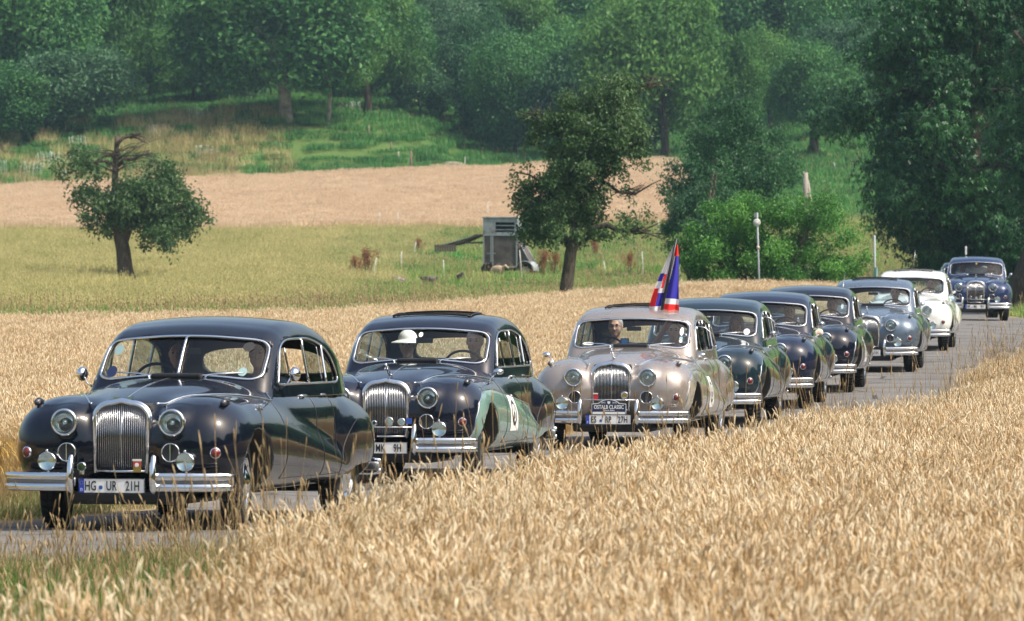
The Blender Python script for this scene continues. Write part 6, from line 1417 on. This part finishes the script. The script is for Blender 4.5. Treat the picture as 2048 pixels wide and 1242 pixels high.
# heaps and tubs
def heap(name, x, y, wp, hp, col, label, cat, Y=None, seed=1, cols=None, dep=.6):
    Y = Yof(x, y) if Y is None else Y; sc = Y/FPX; W = wp*sc; H = hp*sc; X0 = px(x, 0, Y)[0]; r = np.random.default_rng(seed); off = r.uniform(0, 9, 6)
    def f(a, b, c):
        n_ = .10*np.sin(a/W*9+off[0])*np.sin(b/W*7+off[1])+.07*np.sin(a/W*17+off[2]+c/H*3)*np.cos(b/W*13+off[3]); return (np.sqrt((a/(W*.5))**2+(b/(W*dep))**2+(np.maximum(c, 0)/H)**2)-1+n_)*min(W*.5, H)*.7
    h = max(W, H)/26; V, F, N = surface_net(f, (-W*.7, -W*dep*1.3, -H*.15), (W*.7, W*dep*1.3, H*1.3), h, 2); m_ = mat(name+'_cover', col, .8); t = NT(m_)
    if cols: t.l(t.ramp(t.noise(t.obj(), 2.2/W, 3), cols, 'CONSTANT'), t.b.inputs['Base Color'])
    t.bump(t.noise(t.obj(), 8/W, 4), .1*H); o = mkobj(name, npmesh(name, V, F, True, N), None, m_); o.location = (X0, Y, gz(X0, Y)+.02); tag(o, label, cat); return o
heap('tarpaulin_heap', 795, 571, 52, 14, (.05, .05, .2), 'low heap of blue and reddish tarpaulin lying in the meadow', 'tarpaulin', Y=242, cols=[(0, (.03, .04, .20)), (.45, (.30, .14, .13)), (.52, (.5, .42, .38)), (.58, (.04, .05, .18)), (.7, (.09, .05, .06))])
heap('manure_heap', 862, 560, 20, 9, (.06, .05, .045), 'dark heap lying on the black tub', 'heap', Y=243.6, seed=4)
m = MB(); Y = 243.; X0 = px(858, 0, Y)[0]; M = Matrix.Translation((0, 0, 0)) @ Matrix.Diagonal((1, .7, 1, 1)); m.lathe([(0, .02), (.26, .02), (.34, .22), (.355, .22), (.28, 0), (0, 0)], M, 24); q = m.build('feed_tub', mat('tub_plastic', (.03, .035, .04), .5)); q.location = (X0, Y-.5, gz(X0, Y)+.1); tag(q, 'shallow black feed tub in the grass left of the trailer', 'tub')
m = MB(); X0 = px(914, 0, Y)[0]; m.lathe([(0, 0), (.12, 0), (.17, .28), (.18, .28), (.18, .30), (.16, .30), (.11, .02)], Matrix.Rotation(R(75), 4, 'Y'), 20); q = m.build('bucket', mat('bucket_plastic', (.07, .06, .07), .5)); q.location = (X0, Y, gz(X0, Y)+.25); tag(q, 'dark bucket tipped over in the grass beside the trailer', 'bucket')
heap('blue_sheet', 925, 566, 16, 5, (.10, .25, .55), 'small light blue sheet beside the tipped bucket', 'sheet', Y=242.5, seed=8)
heap('hay_heap', 908, 338, 52, 14, (.24, .20, .14), 'low grey brown hay heap at the far edge of the pale field', 'heap', seed=3)
heap('hay_heap', 1320, 314, 30, 11, (.28, .25, .20), 'small grey heap under the trees above the bush tree', 'heap', seed=6, Y=452)
heap('black_bale', 1667, 404, 32, 12, (.015, .015, .018), 'black round heap on the track in the right meadow', 'bale', seed=7)
heap('white_sack', 1281, 418, 22, 14, (.5, .5, .5), 'pale white sack lying at the edge of the far field', 'sack', seed=9)
# reddish dock plants
DOCK = foliage_mat('dock_seed', [(.2, (.14, .045, .02)), (.5, (.25, .085, .035)), (.8, (.36, .15, .06))], .2, .8)
dk = None
for k, (x, y, h, lb) in enumerate([(712, 558, 45, 'dark reddish dock plant left of the leaning white post'), (735, 560, 62, 'tall red brown dock plant behind the leaning white post'), (1085, 560, 58, 'clump of red brown docks right of the trailer wheel'), (1108, 556, 50, 'red brown dock clump near the middle apple trunk'), (1258, 552, 46, 'red brown dock left of the thin dark stick'), (1190, 520, 40, 'brown dock clump behind the right bough of the middle apple tree'), (838, 512, 34, 'brownish dock plant under the tip of the raised ramp')]):
    Y = Yof(x, y); H = h*Y/FPX; X0 = px(x, 0, Y)[0]; e = empty('dock_plant', (X0, Y, gz(X0, Y)), k, lb, 'plant', 'red brown dock plants in the meadow')
    if dk is None:
        r = np.random.default_rng(3); cl = np.array([[r.normal(0, .13), r.normal(0, .13), r.uniform(.35, 1), .05, .05, .13] for _ in range(22)]); dk = crown('dock_mesh', 5, cl, 1400, .05, [DOCK], asp=.5)
        mb = MB(); [mb.tube([(c[0]*.3, c[1]*.3, -.05), (c[0], c[1], c[2])], .006, 4) for c in cl]; ds = mb.build('stems', BARK, e); dsm = ds.data
    else: o = bpy.data.objects.new('stems', dsm); COL.objects.link(o); o.parent = e
    o = bpy.data.objects.new('seed_heads', dk); COL.objects.link(o); o.parent = e; e.scale = (H*.8,)*2+(H,)
# white umbels on the bank
def umbel_proto():
    r = np.random.default_rng(2); mb = MB()
    for k in range(16):
        x, y, h = r.uniform(-.8, .8), r.uniform(-.8, .8), r.uniform(.7, 1.15); mb.tube([(x, y, 0), (x+.03, y, h)], .008, 4); mb.lathe([(.042, h-.02), (.026, h+.0), (0, h+.02)], Matrix.Translation((x+.03, y, 0)), 8)
    me = bpy.data.meshes.new('umbels'); me.from_pydata(mb.V, [], mb.F); me.materials.append(mat('umbel_white', (.62, .64, .58), .9)); return proto_obj(me)
up = umbel_proto()
scatter('white_flowers', grid_pts(-40, -8, 436, 462, 2.2, lambda X, Y: (rng.random(X.shape) < np.interp(X, [-38, -31, -29, -20, -10], [.5, .45, .08, .04, .01])), .45, 16), [up], .8, 1.2, 31, .1)
# ================================================================== hazy air
hz = MB(); hz.box((0, 560, 68), (1500, 1900, 148)); o = hz.build('haze', []); tag(o, kind='stuff')
hm = bpy.data.materials.new('haze'); hm.use_nodes = True; t = hm.node_tree; t.nodes.remove(t.nodes['Principled BSDF']); v = t.nodes.new('ShaderNodeVolumePrincipled'); v.inputs['Color'].default_value = (.55, .82, 1.0, 1); v.inputs['Density'].default_value = .00014; v.inputs['Anisotropy'].default_value = .2
t.links.new(v.outputs[0], t.nodes['Material Output'].inputs['Volume']); o.data.materials.append(hm)
